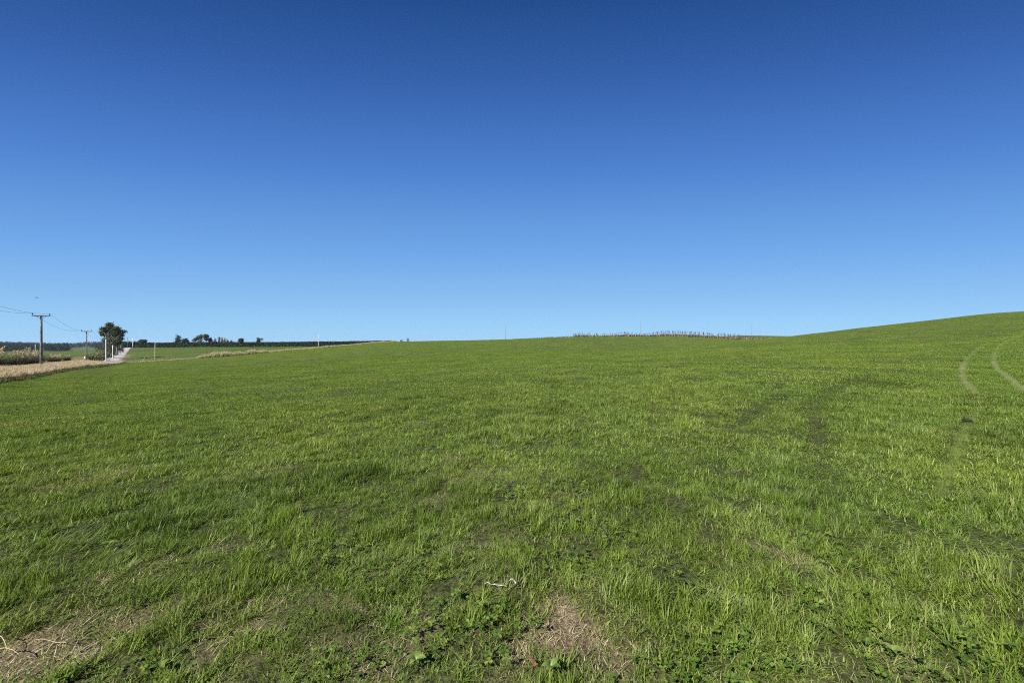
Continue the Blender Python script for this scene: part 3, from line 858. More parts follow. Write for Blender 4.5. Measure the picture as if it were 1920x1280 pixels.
def tree(name, label, px, Y, H, lobes, n, leaf, mleaf, bark, group=None, cat="tree", tr=.3, twigs=0, limbs=True, seed=1):
    x, y, z = at(px, Y)
    t = tag(empty(name, (x, y, z)), label, cat, group)
    g = np.random.default_rng(seed)
    mb = MB()
    lean = g.normal(0, .25, 2)
    top = Vector((lean[0], lean[1], H * .62))
    mb.tube([(0, 0, -.3), (lean[0] * .2, 0, H * .12), (lean[0] * .6, lean[1] * .5, H * .35), tuple(top)], [tr * 1.35, tr, tr * .7, tr * .3], 8)
    mb.build("trunk", bark, t, True)
    if limbs:
        for l in lobes:
            f = .25 + .3 * g.random()
            s = Vector((lean[0] * f, lean[1] * f, H * f * .9)); e = Vector(l[:3]); mid = s.lerp(e, .5) + Vector((g.normal(0, .3), g.normal(0, .3), -.06 * H * g.random()))
            b = MB(); b.tube([tuple(s), tuple(mid), tuple(e)], [tr * .45, tr * .3, tr * .1], 6)
            for k in range(4):
                d = Vector(g.normal(size=3)) * max(l[3:6]) * .55; d.z = abs(d.z) * .8
                b.tube([tuple(e.lerp(mid, .25)), tuple(e + d)], [tr * .16, tr * .04], 4)
            b.build("limb", bark, t, True)
    crown_obj("crown", lobes, n, leaf, mleaf, t, g)
    if twigs:
        b = MB()
        for k in range(twigs):
            d = Vector((g.normal(.9, .7), g.normal(0, .8), 0)); p0 = Vector((1.0, 0, H * .74))
            b.tube([tuple(p0), tuple(p0 + d * .6 + Vector((0, 0, H * .14))), tuple(p0 + d * 1.3 + Vector((0, 0, H * (.2 + .07 * g.random()))))], [.09, .05, .02], 4)
        b.build("bare_branch", bark, t)
    return t

# the big roadside gum: lobes measured from the picture at 1 px = 0.254 m
k = .254
def lob(px, py, rx, rz, dy=0): return ((px - 209) * k * .82, dy, (668 - py) * k, rx * k * .84, rx * k * .84, rz * k * .84)
big_lobes = [lob(192, 619, 6.5, 7.5, -.4), lob(189, 624, 3.5, 4), lob(203, 607, 6, 5.5, .5), lob(199, 614, 4.5, 5, -1), lob(210, 613, 5, 6, -.8), lob(208, 622, 4.5, 4, 1.2), lob(222, 615, 7, 6.5, -.5), lob(228, 619, 3.5, 4.5, .8),
             lob(216, 624, 6, 4, .6), lob(224, 638, 7, 6, -.6), lob(226, 632, 4, 4, .8), lob(195, 635, 5.5, 3.5, .2), lob(204, 632, 4, 3, -.6), lob(216, 641, 5, 4, .4), lob(228, 626, 2.5, 3, 0)]
gl = np.random.default_rng(12)
big_lobes += [(*(np.array(big_lobes[q][:3]) + gl.normal(0, 1, 3) * np.array([.9, .9, .7])), .7, .7, .55) for q in gl.integers(0, 15, 16)]
tree("gum_tree", "tallest tree, dark open crown with bare top twigs beside the road", 209, 190, 16.4, big_lobes, 9500, .24, M_GUM, BARK, tr=.55, twigs=7, seed=3)

_t = [o for o in bpy.data.objects if o.get("label", "").startswith("tallest tree")][0]
crown_obj("crown", [(0, 0, (668 - 624) * k, 15 * k, 13 * k, 16 * k), (.6, .5, (668 - 636) * k, 12 * k, 9 * k, 9 * k), (-1.2, 0, (668 - 644) * k, 9 * k, 8 * k, 6 * k)], 1300, .22, M_GUM, _t, gl, .15)
def shrub(name, label, px, Y, lobes, n, leaf, m, group=None, cat="shrub", seed=1, bark=BARKD):
    x, y, z = at(px, Y)
    t = tag(empty(name, (x, y, z)), label, cat, group)
    g = np.random.default_rng(seed)
    b = MB()
    for l in lobes[:5]:
        b.tube([(l[0] * .3, l[1] * .3, -.1), (l[0] * .7, l[1] * .7, l[2] * .6), tuple(l[:3])], [.10, .07, .02], 5)
    b.build("stem", bark, t)
    crown_obj("foliage", lobes, n, leaf, m, t, g, .35)
    return t

def blob(n, rx, rz, h, g, ry=None):
    return [(g.normal(0, rx * .45), g.normal(0, (ry or rx) * .4), max(.3, h * (.3 + .45 * g.random())), rx * (.4 + .25 * g.random()), (ry or rx) * (.4 + .25 * g.random()), rz * (.3 + .25 * g.random())) for _ in range(n)]
gs = np.random.default_rng(21)
shrub("brown_shrub", "reddish brown leafless shrub under the tallest tree", 203, 186, blob(6, 3.2, 4.5, 6.0, gs), 1200, .22, M_BROWN, seed=4)
# scrub along the left side of the road, nearest first
SCR = "scrub along the road edge"
scr = [(168, 142, 1.7, 2.0), (175, 143, 2.0, 2.7), (183, 145, 2.1, 3.4), (191, 147, 1.9, 3.7), (199, 168, 1.8, 3.9), (206, 195, 2.2, 3.6), (213, 225, 2.4, 3.3), (220, 250, 2.5, 3.2), (226, 275, 2.4, 3.0)]
where = ["pale low scrub bush nearest the power pole with two insulators, on the road edge", "pale scrub bush second along the road edge from the dry strip", "yellowish rounded scrub bush third along the road edge",
         "tall yellowish scrub bush just left of the white posts", "scrub bush behind the tallest white post on the road edge", "greyish scrub bush under the tallest tree on the road edge",
         "low scrub bush on the road edge below the tree's dark side", "small scrub bush near the top of the road, second from the rise", "small scrub bush at the top of the road rise"]
for i, (px, Yd, rx, h) in enumerate(scr):
    shrub("scrub_bush", where[i], px, Yd, blob(7, rx, h, h, gs), 900, .15 if i < 4 else .2, M_SCRUB if i < 4 else M_DARKSCRUB if i > 6 else M_SCRUB, SCR, seed=30 + i)

# far trees by the road top and behind the hedge
def conical(H, w, g, n=7):
    return [(g.normal(0, w * .12), g.normal(0, w * .12), H * (.18 + .78 * i / n), w * (1 - .8 * i / n) * .6, w * (1 - .8 * i / n) * .6, H / n * .8) for i in range(n)]
BH = "trees standing behind the long hedge"
RT = "dark conifers past the top of the road"
for i, (px, Yd, H, w, lab) in enumerate([(231, 430, 8, 3.4, "dark conifer just right of the tallest tree"), (236, 440, 9.2, 3.2, "tallest dark conifer left of the pole at the road top"),
                                         (242, 445, 8.6, 3.0, "dark conifer right behind the pole at the road top"), (246.5, 450, 7.6, 3.0, "dark conifer between the two poles at the road top")]):
    tree("conifer", lab, px, Yd, H, conical(H, w, gs), 2200, .36, M_PINE, BARKD, RT, tr=.2, limbs=False, seed=50 + i)
def spread(H, w, g, n=8):
    return [(g.normal(0, w * .45), g.normal(0, w * .3), H * (.45 + .5 * g.random()), w * .3, w * .3, H * .13) for _ in range(n)]
tl = [("conifer", 267, 400, 8.2, 4.0, spread, M_PINE, "low dark rounded tree above the hedge's road end"),
      ("conifer", 333, 380, 12.6, 4.6, conical, M_PINE, "dark peaked conifer above the hedge, left of its lower twin"),
      ("conifer", 349, 385, 9.0, 4.0, spread, M_PINE, "lower dark spreading conifer right beside the peaked one"),
      ("gum_tree", 372, 400, 12.2, 4.6, spread, M_GUM, "broad leaning round-crowned gum behind the hedge"),
      ("gum_tree", 386, 400, 12.6, 2.6, spread, M_GUM, "narrow round-headed gum right of the broad one behind the hedge"),
      ("gum_tree", 394, 405, 9.2, 2.0, spread, M_GREY, "small grey tree at the right foot of the two gums"),
      ("poplar", 403, 410, 9.0, 1.6, conical, M_GREY, "short bare grey poplar standing alone behind the hedge"),
      ("poplar", 411, 412, 11.2, 1.5, conical, M_GREY, "tallest bare grey poplar behind the hedge"),
      ("poplar", 416, 412, 10.4, 1.4, conical, M_GREY, "bare grey poplar right next to the tallest poplar"),
      ("poplar", 421, 412, 9.2, 1.5, conical, M_GREY, "lower bare grey poplar third in the poplar row"),
      ("poplar", 426, 412, 8.6, 1.5, conical, M_GREY, "brownish bare poplar fourth in the poplar row"),
      ("poplar", 434, 412, 7.6, 1.6, conical, M_GREY, "lowest bare poplar at the end of the poplar row"),
      ("conifer", 451, 385, 7.4, 2.8, spread, M_PINE, "low flat dark shrub-like conifer above the middle of the hedge"),
      ("conifer", 484, 385, 9.6, 3.4, conical, M_PINE, "dark conifer with a side branch, last above the hedge")]
for i, (nm, px, Yd, H, w, fn, ml, lab) in enumerate(tl):
    lb = fn(H, w, gs)
    if i == 13: lb.append((3.6, 0, H * .78, 1.2, 1, .5))
    if i == 3: lb = [(-4.5 + 1.1 * q, 0, H * (.55 + .05 * q + .02 * (q % 2)), 1.5, 1.5, 1.5) for q in range(8)] + [(1.5, 0, H * .6, 2.4, 2, 2.2)]
    if i == 4: lb = [(0, 0, H * .86, 2.1, 2, 1.5), (.3, 0, H * .62, 1.4, 1.4, 1.4), (-1, .3, H * .72, 1.2, 1.2, 1)]
    tree(nm, lab, px, Yd, H, lb, 1300 if ml is M_GREY else 2600, .34, ml, BARK if ml is not M_PINE else BARKD, BH, tr=.18, limbs=(ml is not M_PINE), seed=70 + i)

# the long clipped hedge
def hedge():
    g = np.random.default_rng(8)
    x0, x1, Y0 = at(251, 335)[0], at(735, 335)[0], 335
    n = 15000
    hx = x0 + (x1 - x0) * g.random(n)
    top = 3.9 + .5 * (fbm(hx, hx * 0, 9, 3) - .5) + .2 * (vnoise(hx, hx * 0, 1.2, 8) - .5)
    face = g.random(n)
    hy = np.where(face < .55, -1.2 + g.normal(0, .12, n), (g.random(n) - .5) * 2.4)
    hz = np.where(face < .55, g.random(n) ** .85, 1 + g.normal(0, .03, n)) * top
    zb = gz(hx, np.full(n, Y0))
    V, Fc, Rn = [], [], []
    C = np.stack([hx, Y0 + hy, zb + hz], 1)
    A = g.normal(size=(n, 3)); A /= np.linalg.norm(A, axis=1)[:, None]
    B = np.cross(A, g.normal(size=(n, 3))); B /= np.linalg.norm(B, axis=1)[:, None]
    s = (.22 + .2 * g.random(n))[:, None]
    V = np.stack([C - A * s, C + B * s * .7, C + A * s, C - B * s * .7], 1).reshape(-1, 3)
    Fc = (np.arange(n)[:, None] * 4 + np.arange(4)).tolist(); Rn = np.repeat(g.random(n), 4)
    t = tag(empty("hedge", (0, 0, 0)), "long low dark clipped conifer hedge across the far paddock", "hedge")
    obj("foliage", mesh("foliage", V, Fc, M_PINE, {"rnd": Rn, "tip": Rn * 0}), t)
    b = MB(); K = 60
    xs = np.linspace(x0 + .2, x1, K); tp = 3.55 + .5 * (fbm(xs, xs * 0, 9, 3) - .5); zz = gz(xs, np.full(K, Y0))
    for i in range(K):
        b.v += [(xs[i], Y0 - 1, zz[i] - .2), (xs[i], Y0 - 1, zz[i] + tp[i]), (xs[i], Y0 + 1, zz[i] + tp[i]), (xs[i], Y0 + 1, zz[i] - .2)]
        if i:
            q = 4 * i
            b.f += [(q - 4, q, q + 1, q - 3), (q - 3, q + 1, q + 2, q - 2), (q - 2, q + 2, q + 3, q - 1)]
    b.f += [(0, 1, 2, 3)]
    b.build("inner_branches", M_PINE, t)
hedge()
for i, (px, Yd, rx, h, lab) in enumerate([(752, 262, 1.0, 1.9, "left one of two tiny dark shrubs on the skyline past the hedge"), (764, 262, 1.3, 2.5, "right and larger of two tiny dark shrubs on the skyline past the hedge")]):
    shrub("skyline_shrub", lab, px, Yd, blob(5, rx, h, h, gs), 220, .16, M_DARKSCRUB, "tiny shrubs on the skyline", seed=90 + i)

# ------------------------------------------------------------------ pampas clumps beside the road
M_PLUME = leaf_mat("pampas_plume", [(0, (.34, .27, .16)), (.5, (.50, .43, .28)), (1, (.66, .59, .42))], transl=.3, rough=.7, instancer=False)
M_PAMP = leaf_mat("pampas_leaf", [(0, (.028, .030, .014)), (.6, (.06, .060, .028)), (1, (.17, .145, .075))], transl=.2, rough=.6, instancer=False)  # shade at the clump bases is put into these dark leaf colours
def plume_mesh(seed):
    g = np.random.default_rng(seed)
    V, Fc, Rn = [], [], []
    b = MB(); b.tube([(0, 0, 0), (.03, 0, .7), (.09, 0, 1.3)], [.012, .01, .006], 4)
    V += [np.array(q) for q in b.v]; Fc += list(b.f); Rn += [.2] * len(V)
    for k in range(46):
        t = g.random(); c = np.array([.05 + .10 * t + .12 * t * t, 0, .62 + .72 * t]); w = .15 * (1 - t) ** .6 * min(1, t * 6 + .35)
        d = g.normal(0, 1, 3) * np.array([w, w, .03]); a = np.array([g.normal(0, .03), g.normal(0, .03), .11]); s = np.array([.03 * g.choice([-1, 1]), .03 * g.choice([-1, 1]), 0])
        q = len(V); V += [c + d - a, c + d + s, c + d + a, c + d - s]; Fc.append((q, q + 1, q + 2, q + 3)); Rn += [g.random()] * 4
    return mesh("plume", np.array(V), Fc, M_PLUME, {"rnd": Rn, "tip": np.zeros(len(Rn))})
PL = [plume_mesh(i) for i in range(3)]
def pampas_foliage(seed):
    g = np.random.default_rng(seed)
    return patch("foliage", [blades(700, 1.0, (1.2, 2.3), .035, .35, 1.0, g, seg=4, disk=True), blades(160, 1.4, (.6, 1.4), .035, .7, .9, g, seg=3, disk=True)], M_PAMP)
PF = [pampas_foliage(i) for i in range(3)]
pam = []
for i in range(17):
    s_ = 60 + 8.2 * i if i < 12 else 60 + 8.2 * 12 + 7 * (i - 12)
    pam.append((s_ + gs.normal(0, .8), 20.5 + gs.normal(0, .7), (1.15 if i < 7 else .85 if i < 12 else .55) * (.85 + .3 * gs.random())))
desc = ["flanked by the picture's edge", "second from the picture's edge", "third from the picture's edge", "with the most upright plumes, fourth along", "below the far white post, fifth along", "just left of the nearest power pole",
        "directly behind the nearest power pole", "just right of the nearest power pole", "second right of the nearest power pole", "third right of the nearest power pole", "fourth right of the nearest power pole", "with a bright twin plume, before the second pole",
        "low one of three before the second pole", "smallest, close before the second pole", "low one left beside the second power pole", "low one behind the second power pole", "last one in the row, past the second pole"]
for i, (s_, p_, sc) in enumerate(pam):
    x, y = line_pt(s_, p_)
    t = tag(empty("pampas_clump", (x, y, z1(x, y)), gs.random() * 6.28), "pampas grass clump " + desc[i], "pampas grass", "pampas clumps beside the road")
    t.scale = (sc * 2.0, sc * 2.0, sc * 1.62)
    obj("foliage", PF[i % 3], t)
    for q in range(7):
        a = gs.random() * 6.28; rr = .2 + .5 * gs.random()
        o = obj("plume", PL[q % 3], t, (rr * math.cos(a), rr * math.sin(a), .85 + .5 * gs.random()), (gs.normal(0, .18), gs.normal(0, .18), gs.random() * 6.28))
        o.scale = (.7, .7, .65 + .3 * gs.random())

# ------------------------------------------------------------------ power poles and wires
WOOD = noise_mat("weathered_pole", (.12, .115, .105), (.25, .24, .215), 2.5, .85, .1)
CONC = noise_mat("pale_concrete", (.42, .40, .36), (.60, .58, .53), 2.0, .85, .1)
WHITE = noise_mat("white_paint", (.68, .67, .62), (.80, .79, .75), 3, .6)
STEEL = noise_mat("galvanised", (.18, .18, .19), (.30, .30, .31), 8, .5)
PORC = noise_mat("brown_porcelain", (.035, .03, .03), (.07, .06, .055), 8, .3, spec=.5)
LINE_RZ = math.atan2(LN[1], LN[0])
def pole(label, x, y, H, arm, rz, m, r=.15, insul=.18, braces=True, group="power poles along the road", name="power_pole", lean=0, stay=False, armz=.12):
    t = tag(empty(name, (x, y, z1(x, y)), rz), label, "utility pole", group)
    b = MB()
    b.tube([(0, 0, -.5), (0, 0, H * .33), (lean * .5, 0, H * .66), (lean, 0, H)], [r, r * .9, r * .8, r * .68], 12); b.build("shaft", m, t, True)
    pts = []
    if arm:
        b = MB(); b.box((lean, -r * .8, H - armz), (arm / 2, .05, .06)); b.build("crossarm", WOOD if m is WOOD else STEEL, t)
        for sgn in (-1, 1):
            ax = lean + sgn * (arm / 2 - .07)
            b = MB(); zb = H - armz + .06
            b.tube([(ax, -r * .8, zb - .02), (ax, -r * .8, zb + insul * .4)], .018, 6)
            b.tube([(ax, -r * .8, zb + insul * .35), (ax, -r * .8, zb + insul * .5), (ax, -r * .8, zb + insul * .62), (ax, -r * .8, zb + insul * .8), (ax, -r * .8, zb + insul)], [.045, .085, .055, .08, .04], 10)
            b.build("insulator", PORC, t, True)
            pts.append(Vector((ax, -r * .8, zb + insul)))
            if braces:
                b = MB(); b.tube([(lean + sgn * arm * .27, -r * .85, H - armz - .04), (lean, -r * .9, H - armz - .5)], .018, 5); b.build("brace", STEEL, t)
    M = Matrix.Translation((x, y, z1(x, y))) @ Matrix.Rotation(rz, 4, 'Z')
    return [M @ p for p in pts]

x1, y1 = at(77, 57)[:2]; x2, y2 = at(162, 96)[:2]
T1 = pole("nearest wooden power pole with a wide crossarm, standing in the tan grass", x1, y1, 7.6, 1.75, LINE_RZ, WOOD, .16, .30)
T2 = pole("second wooden power pole, its crossarm left of the tallest tree", x2, y2, 7.75, 1.8, LINE_RZ, WOOD, .14, .30)
x3, y3 = at(198.5, 128)[:2]
T3 = pole("tallest pale white pole standing at the road corner", x3, y3, 7.8, .5, LINE_RZ, WHITE, .15, .1, False)
x4, y4 = at(211, 132)[:2]
pole("shorter white pole right of the tallest white one at the road corner", x4, y4, 6.2, .4, LINE_RZ, WHITE, .13, .1, False)
for px, Yd, H, arm, m, lab in [(218.5, 225, 6.0, 2.6, CONC, "small pole with a crossarm halfway up the road, below the tree"), (226.5, 262, 5.2, 3.2, CONC, "small wide-armed pole near the road top in front of the dark tree base"),
                               (238.5, 315, 8.6, 2.0, WOOD, "thin dark pole on the top of the road rise"), (248.5, 325, 8.6, .8, WHITE, "pale white pole at the hedge's road end")]:
    xx, yy = at(px, Yd)[:2]
    pole(lab, xx, yy, H, arm, LINE_RZ, m, .13 if m is not WHITE else .2, .15, False)
SR = "power poles along the side fence"
rz2 = math.atan2(.745, -.67)
fp = fence_pt(290.5); F1 = pole("pale leaning-topped pole standing at the side fence", fp[0], fp[1], 7.6, 1.1, rz2, CONC, .13, .15, False, SR, lean=.35)
fp = fence_pt(597.5); F2 = pole("pale pole at the side fence in front of the hedge's middle", fp[0], fp[1], 7.4, .8, rz2, CONC, .14, .15, False, SR, lean=.2)
xx, yy = at(947.5, 200)[:2]; F3 = pole("thin dark pole on the skyline at the picture's middle", xx, yy, 7.6, .7, rz2, WOOD, .08, .12, False, SR)
xx, yy = at(1201, 245)[:2]; F4 = pole("thin pole with small crossarm behind the dead stalks", xx, yy, 10.0, 1.6, rz2, WOOD, .075, .12, False, SR)
xx, yy = at(1409, 260)[:2]; F5 = pole("faint thin pole on the skyline beyond the end of the dead stalks", xx, yy, 8.4, 1.8, rz2, WOOD, .07, .12, False, SR)
xw, yw = at(66, 150)[:2]
FW = pole("pale far pole rising out of the pampas left of the nearest power pole", xw, yw, 5.6, .4, LINE_RZ, CONC, .16, .12, False, "poles beyond the road")

FWIRE = noise_mat("pale_fence_wire", (.30, .30, .29), (.42, .42, .40), 3, .6)
WIRE = noise_mat("wire_metal", (.10, .11, .13), (.16, .17, .19), 3, .5)
def wire(label, pts, sag, rad, group, name="power_wire"):
    b = MB(); P = []
    for i in range(len(pts) - 1):
        a, c = Vector(pts[i]), Vector(pts[i + 1])
        for k in range(25):
            t = k / 24
            if k == 0 and i: continue
            p = a.lerp(c, t); p.z -= sag[i] * 4 * t * (1 - t); P.append(tuple(p))
    b.tube(P, rad, 5)
    o = b.build(name, WIRE); tag(o, label, "wire", group); return o
back = Vector((LD[0], LD[1], 0)) * -52
for i, lab in enumerate(["lower overhead wire on the nearest pole's road-side insulator", "upper overhead wire on the nearest pole's field-side insulator"]):
    e = T3[i] if T3 else None
    p0 = T1[i] + back + Vector((0, 0, .9))
    wire(lab, [p0, T1[i], T2[i], e], [1.0, 1.1, .9], .013, "overhead power wires")
xl, yl = at(-260, 120)[:2]; xr, yr = at(172, 240)[:2]
wire("thin pale wire crossing before the dark forest through the far pale pole", [(xl, yl, EYE - 14 / F * 120), FW[0], (xr, yr, EYE - 12 / F * 240)], [.7, .6], .016, "overhead power wires")

# marker boards at the road corner and the side fence
def marker(px, Yd, w, h, lab):
    x, y, z = at(px, Yd)
    t = tag(empty("road_marker", (x, y, z), math.atan2(-x, y)), lab, "road marker", "white road markers at the corner")
    b = MB(); b.box((0, 0, h / 2 - .1), (.06, .05, h / 2 + .1)); b.build("post", WHITE, t)
    b = MB(); b.box((0, -.08, h - .18), (w / 2, .025, .17)); b.build("board", WHITE, t)
marker(202.5, 122, .75, 1.25, "white marker with a wide board beside the tallest white pole")
marker(205.5, 122, .3, 1.45, "narrow taller white marker right of the wide board")
x, y, z = at(158.5, 88)
t = tag(empty("marker_post", (x, y, z)), "single white-topped marker post in the tan grass left of the corner", "marker post")
b = MB(); b.tube([(0, 0, -.2), (0, 0, 1.15)], .06, 8); b.build("post", WOOD, t)
b = MB(); b.box((0, 0, 1.32), (.12, .03, .2)); b.build("plate", WHITE, t)

POSTW = noise_mat("fence_post_wood", (.20, .18, .14), (.36, .32, .25), 3, .9)
t = tag(empty("wire_fence", (0, 0, 0)), "low post and wire fence running along the side road", "fence")
FPX = [228, 236, 245, 254, 264, 274, 284, 294, 305, 313, 325, 337, 350, 362, 376, 390, 405, 420, 436, 452, 470, 488, 508, 528, 550, 572, 590]
pm = MB().tube([(0, 0, -.3), (0, 0, 1.15)], .075, 8); pme = mesh("post", pm.v, pm.f, POSTW)
tops = []
for px in FPX:
    q = fence_pt(px); z = z1(*q); obj("post", pme, t, (q[0], q[1], z)); tops.append((q[0], q[1], z))
for hh in (.4, .75, 1.08):
    b = MB(); b.tube([(a, c - .08, d + hh) for a, c, d in tops], .009, 4); b.build("wire", FWIRE, t)
q = fence_pt(267); z = z1(*q)
b = MB(); b.tube([(q[0], q[1] - .3, z), (q[0] + 1.25, q[1] - .3, z + 1.9)], .06, 6)
tag(b.build("leaning_stick", CONC), "pale stick leaning over the side fence left of its pole", "stick")

# ------------------------------------------------------------------ far forest on the hills
def pine(seed):
    g = np.random.default_rng(seed); b = MB()
    b.tube([(0, 0, -1), (0, 0, 14)], [.3, .08], 5)
    V = list(map(np.array, b.v)); Fc = list(b.f); Rn = [.1] * len(V)
    for k in range(130):
        t = g.random() ** .8; zz = 2.5 + 13.5 * t; rr = 3.4 * (1 - t) ** .8 * (.4 + .6 * g.random()) + .15; a = g.random() * 6.28
        c = np.array([rr * math.cos(a), rr * math.sin(a), zz]); s = .9 * (1 - .5 * t)
        d1 = np.array([math.cos(a), math.sin(a), -.3]) * s; d2 = np.array([-math.sin(a), math.cos(a), .2 * g.normal()]) * s * .8
        q = len(V); V += [c - d1, c + d2, c + d1, c - d2]; Fc.append((q, q + 1, q + 2, q + 3)); Rn += [g.random()] * 4
    return mesh("pine", np.array(V), Fc, M_PINE, {"rnd": Rn, "tip": np.zeros(len(Rn))})
n = 12000
pxr = -320 + 590 * rng.random(n); Yr = 640 + 1900 * rng.random(n) ** 1.2
x = (pxr - 960) / F * Yr; y = Yr
near_edge = np.interp(pxr, (-320, 0, 60, 125, 135, 160, 185, 230), (660, 660, 720, 780, 1500, 1500, 1100, 1000)) + 120 * (vnoise(pxr, pxr * 0, 12, 4) - .5)
dens = sstep(.42, .54, fbm(x, y, 240, 15)); dens = np.where((Yr < 1050) & (pxr < 130), np.maximum(dens, .9), dens)
keep = (Yr > near_edge) & (rng.random(n) < dens)
x, y = x[keep], y[keep]; n = len(x); sc = (.55 + .5 * rng.random(n)) * (.55 + .75 * fbm(x, y, 70, 16))
o = scatter("pine_forest", dict(x=x, y=y, z=gz(x, y), yaw=rng.random(n) * 6.28, scl=np.stack([sc * 1.35, sc * 1.35, sc], 1), idx=rng.integers(0, 3, n), upright=True), [pine(1), pine(2), pine(3)])
tag(o, "dark pine forest covering the far hills at the horizon", "forest", kind="stuff")

# ------------------------------------------------------------------ small things in the near grass, and the bird
def bird():
    Yd = 60; x = (68 - 960) / F * Yd; z = EYE + (640 - 558) / F * Yd
    t = tag(empty("bird", (x, Yd, z), .4), "small dark bird gliding in the sky above the nearest power pole", "bird")
    m = noise_mat("dark_feathers", (.02, .02, .02), (.05, .045, .04), 20, .7)
    b = MB()
    b.tube([(-.17, 0, 0), (-.12, 0, .015), (-.03, 0, .02), (.06, 0, .01), (.15, 0, .0), (.24, 0, 0)], [.008, .03, .045, .04, .02, .012], 8)
    b.build("body", m, t, True)
    for s in (-1, 1):
        b = MB(); b.v = [(-.06, s * .03, .02), (.06, s * .03, .02), (.07, s * .18, .06), (-.05, s * .18, .07), (.05, s * .34, .03), (.0, s * .34, .035), (-.06, s * .03, .03), (.06, s * .03, .028), (.07, s * .18, .068), (-.05, s * .18, .08), (.05, s * .34, .034), (.0, s * .34, .041)]
        b.f = [(0, 1, 2, 3), (3, 2, 4, 5), (9, 8, 7, 6), (11, 10, 8, 9), (0, 3, 9, 6), (3, 5, 11, 9), (1, 7, 8, 2), (2, 8, 10, 4), (4, 10, 11, 5)]
        b.build("wing", m, t)
bird()

def slab(pts, w, th, m, name, seed=0):
    """a torn bent strip with thickness following a line of points"""
    g = np.random.default_rng(seed); V = []; Fc = []
    P = [Vector(p) for p in pts]
    for i, p in enumerate(P):
        d = (P[min(i + 1, len(P) - 1)] - P[max(0, i - 1)]).normalized(); nrm = d.cross(Vector((0, 0, 1))).normalized()
        ww = w * (.5 + .7 * g.random()); up = Vector((0, 0, 1)) * .012 * g.random()
        a, c = p + nrm * ww / 2 + up, p - nrm * ww / 2
        V += [tuple(a), tuple(c), tuple(c + Vector((0, 0, th))), tuple(a + Vector((0, 0, th)))]
        if i:
            q = 4 * i
            for k in range(4): Fc.append((q - 4 + k, q - 4 + (k + 1) % 4, q + (k + 1) % 4, q + k))
    Fc += [(3, 2, 1, 0), tuple(4 * (len(P) - 1) + k for k in range(4))]
    return mesh(name, V, Fc, m)
SCRAP = noise_mat("white_scrap", (.22, .19, .145), (.66, .63, .57), 70, .8)
def gpt(px, py, dz=.0):
    x, y = hit(px, py); return (x, y, z1(x, y) + dz)
h0 = .045
tag(obj("white_scrap", slab([gpt(909, 1106, h0), gpt(915, 1108, h0 + .01), gpt(921, 1110, h0), gpt(928, 1111, h0 + .006), gpt(936, 1111, h0 - .005), gpt(944, 1112, h0 - .01), gpt(951, 1112, h0 - .02)], .012, .004, SCRAP, "white_scrap", 3)),
    "longer torn white strip lying at the edge of a small bare spot", "scrap", "white scraps in the grass")
tag(obj("white_scrap", slab([gpt(956, 1105, h0 - .01), gpt(960, 1106, h0 + .01), gpt(964, 1107, h0), gpt(967, 1109, h0 - .01)], .014, .005, SCRAP, "white_scrap", 5)),
    "short white fragment just right of the longer white strip", "scrap", "white scraps in the grass")
RUST = noise_mat("reddish_leaf", (.22, .10, .055), (.36, .17, .10), 60, .7)
tag(obj("fallen_leaf", slab([gpt(988, 1250, .05), gpt(994, 1254, .06), gpt(1000, 1258, .055), gpt(1004, 1262, .04)], .02, .002, RUST, "fallen_leaf", 6)), "reddish dead leaf lying in the grass near the bottom edge", "leaf")

M_DOCK = leaf_mat("broad_leaf", [(0, (.11, .17, .03)), (.6, (.17, .24, .05)), (1, (.25, .31, .08))], transl=.35, rough=.45, spec=.4, instancer=False)
def weed(label, px, py, L, nl, seed, tilt=.7):
    g = np.random.default_rng(seed); x, y, z = gpt(px, py)
    t = tag(empty("broadleaf_weed", (x, y, z)), label, "weed", "broad-leaved weeds in the grass")
    for i in range(nl):
        a = i * 6.28 / nl + g.normal(0, .4); V = []; Fc = []; K = 6; l = L * (.7 + .5 * g.random()); w = l * .3
        for k in range(K + 1):
            s = k / K; ang = tilt * (.35 + 1.1 * s); r = l * s * math.sin(min(ang + .3, 1.45)); zz = .03 + l * s * math.cos(min(ang + .2, 1.5)) + .02
            ww = w * math.sin(math.pi * min(.97, .12 + .88 * s)) ** .8
            for sg, dz in ((-1, .25), (0, 0), (1, .25)):
                V.append((r * math.cos(a) - sg * ww * math.sin(a), r * math.sin(a) + sg * ww * math.cos(a), zz + dz * ww))
            if k:
                b = 3 * k
                Fc += [(b - 3, b - 2, b + 1, b), (b - 2, b - 1, b + 2, b + 1)]
        rn = [g.random()] * len(V)
        obj("leaf", mesh("leaf", V, Fc, M_DOCK, {"rnd": rn, "tip": np.zeros(len(V))}, True), t)
weed("bright broad weed alone in the grass toward the picture's edge", 205, 1032, 0.052, 6, 1)
weed("small pale weed right of the bright broad weed", 278, 1046, 0.034, 5, 2)
weed("broad weed at the bottom edge near the reddish leaf", 1035, 1268, 0.056, 7, 3)
weed("pale broad weed left of the big bare patch, at the bottom edge", 780, 1252, 0.045, 6, 4)
weed("weed beside the white strip, just below it", 852, 1124, 0.050, 5, 5)
weed("weed at the bottom edge below the scatter of bright clover", 300, 1262, 0.041, 6, 6)
weed("weed at the bottom edge in the right-hand clover", 1675, 1246, 0.041, 6, 7)

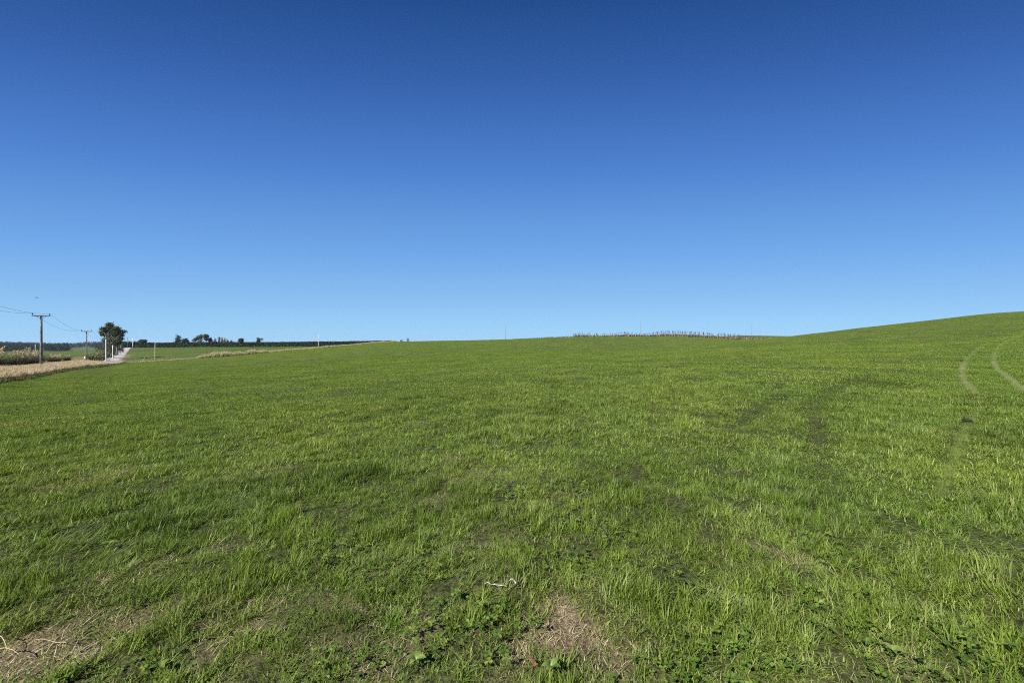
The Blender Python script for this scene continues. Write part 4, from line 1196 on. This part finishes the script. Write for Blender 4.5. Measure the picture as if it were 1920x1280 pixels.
# a straw stem standing in the middle distance and long straws by the picture's corner
b = MB(); p = Vector(gpt(838, 862)); b.tube([tuple(p), tuple(p + Vector((.004, 0, .07))), tuple(p + Vector((-.008, 0, .14)))], [.0045, .004, .0025], 5)
STRAW = noise_mat("straw_stem", (.28, .22, .12), (.48, .41, .25), 60, .7)
tag(b.build("straw_stem", STRAW), "single pale upright stem in the worn grass before the camera", "stem")
for i, (pts, lab, rad) in enumerate([([(52, 1234), (64, 1228), (76, 1225), (90, 1223), (104, 1223), (114, 1225), (122, 1229), (124, 1234)], "long arched pale straw stem near the corner", .0022),
                                     ([(-4, 1217), (3, 1222), (8, 1230), (13, 1240)], "pale straw stem slanting in from the picture's corner", .0025),
                                     ([(-3, 1242), (10, 1243), (24, 1247), (36, 1253)], "pale bent straw stem lowest in the corner", .0024)]):
    b = MB(); b.tube([gpt(a, c, .055 + .012 * math.sin(k * 1.1)) for k, (a, c) in enumerate(pts)], [rad * (1 - .08 * k) for k in range(len(pts))], 6)
    tag(b.build("straw_stem", STRAW, None, True), lab, "straw")
# dark turned clod on the slope
x, y = hit(1814, 796); z = z1(x, y)
SOILD = noise_mat("dark_turf_clod", (.014, .016, .007), (.04, .042, .018), 14, .95, .5)
g2 = np.random.default_rng(4); b = MB()
K, J = 14, 7
for j in range(J + 1):
    for k in range(K):
        a = 6.283 * k / K; e = j / J; rr = (.085 * math.cos(e * 1.5)) * (1 + .22 * g2.normal()); b.v.append((rr * math.cos(a), rr * .8 * math.sin(a), -.03 + .075 * math.sin(e * 1.57) * (1 + .15 * g2.normal())))
for j in range(J):
    for k in range(K): b.f.append((j * K + k, j * K + (k + 1) % K, (j + 1) * K + (k + 1) % K, (j + 1) * K + k))
b.f.append(tuple(J * K + k for k in range(K)))
o = b.build("turf_clod", SOILD); o.location = (x, y, z + .03); tag(o, "dark turned-up turf clod beside the curving pale wheel track", "clod")

# ------------------------------------------------------------------ thin air haze over the whole place
hm, n_, l_ = mat("haze_air")
o_ = n_.new("ShaderNodeOutputMaterial"); v_ = n_.new("ShaderNodeVolumePrincipled")
v_.inputs["Color"].default_value = (.62, .76, 1.0, 1); v_.inputs["Density"].default_value = .000045; v_.inputs["Anisotropy"].default_value = 0.0
l_.new(v_.outputs[0], o_.inputs["Volume"])
b = MB(); b.box((0, 0, -60), (5100, 5100, 95)); o = b.build("haze", hm); tag(o, "thin pale blue air over the far land", "haze", kind="stuff")
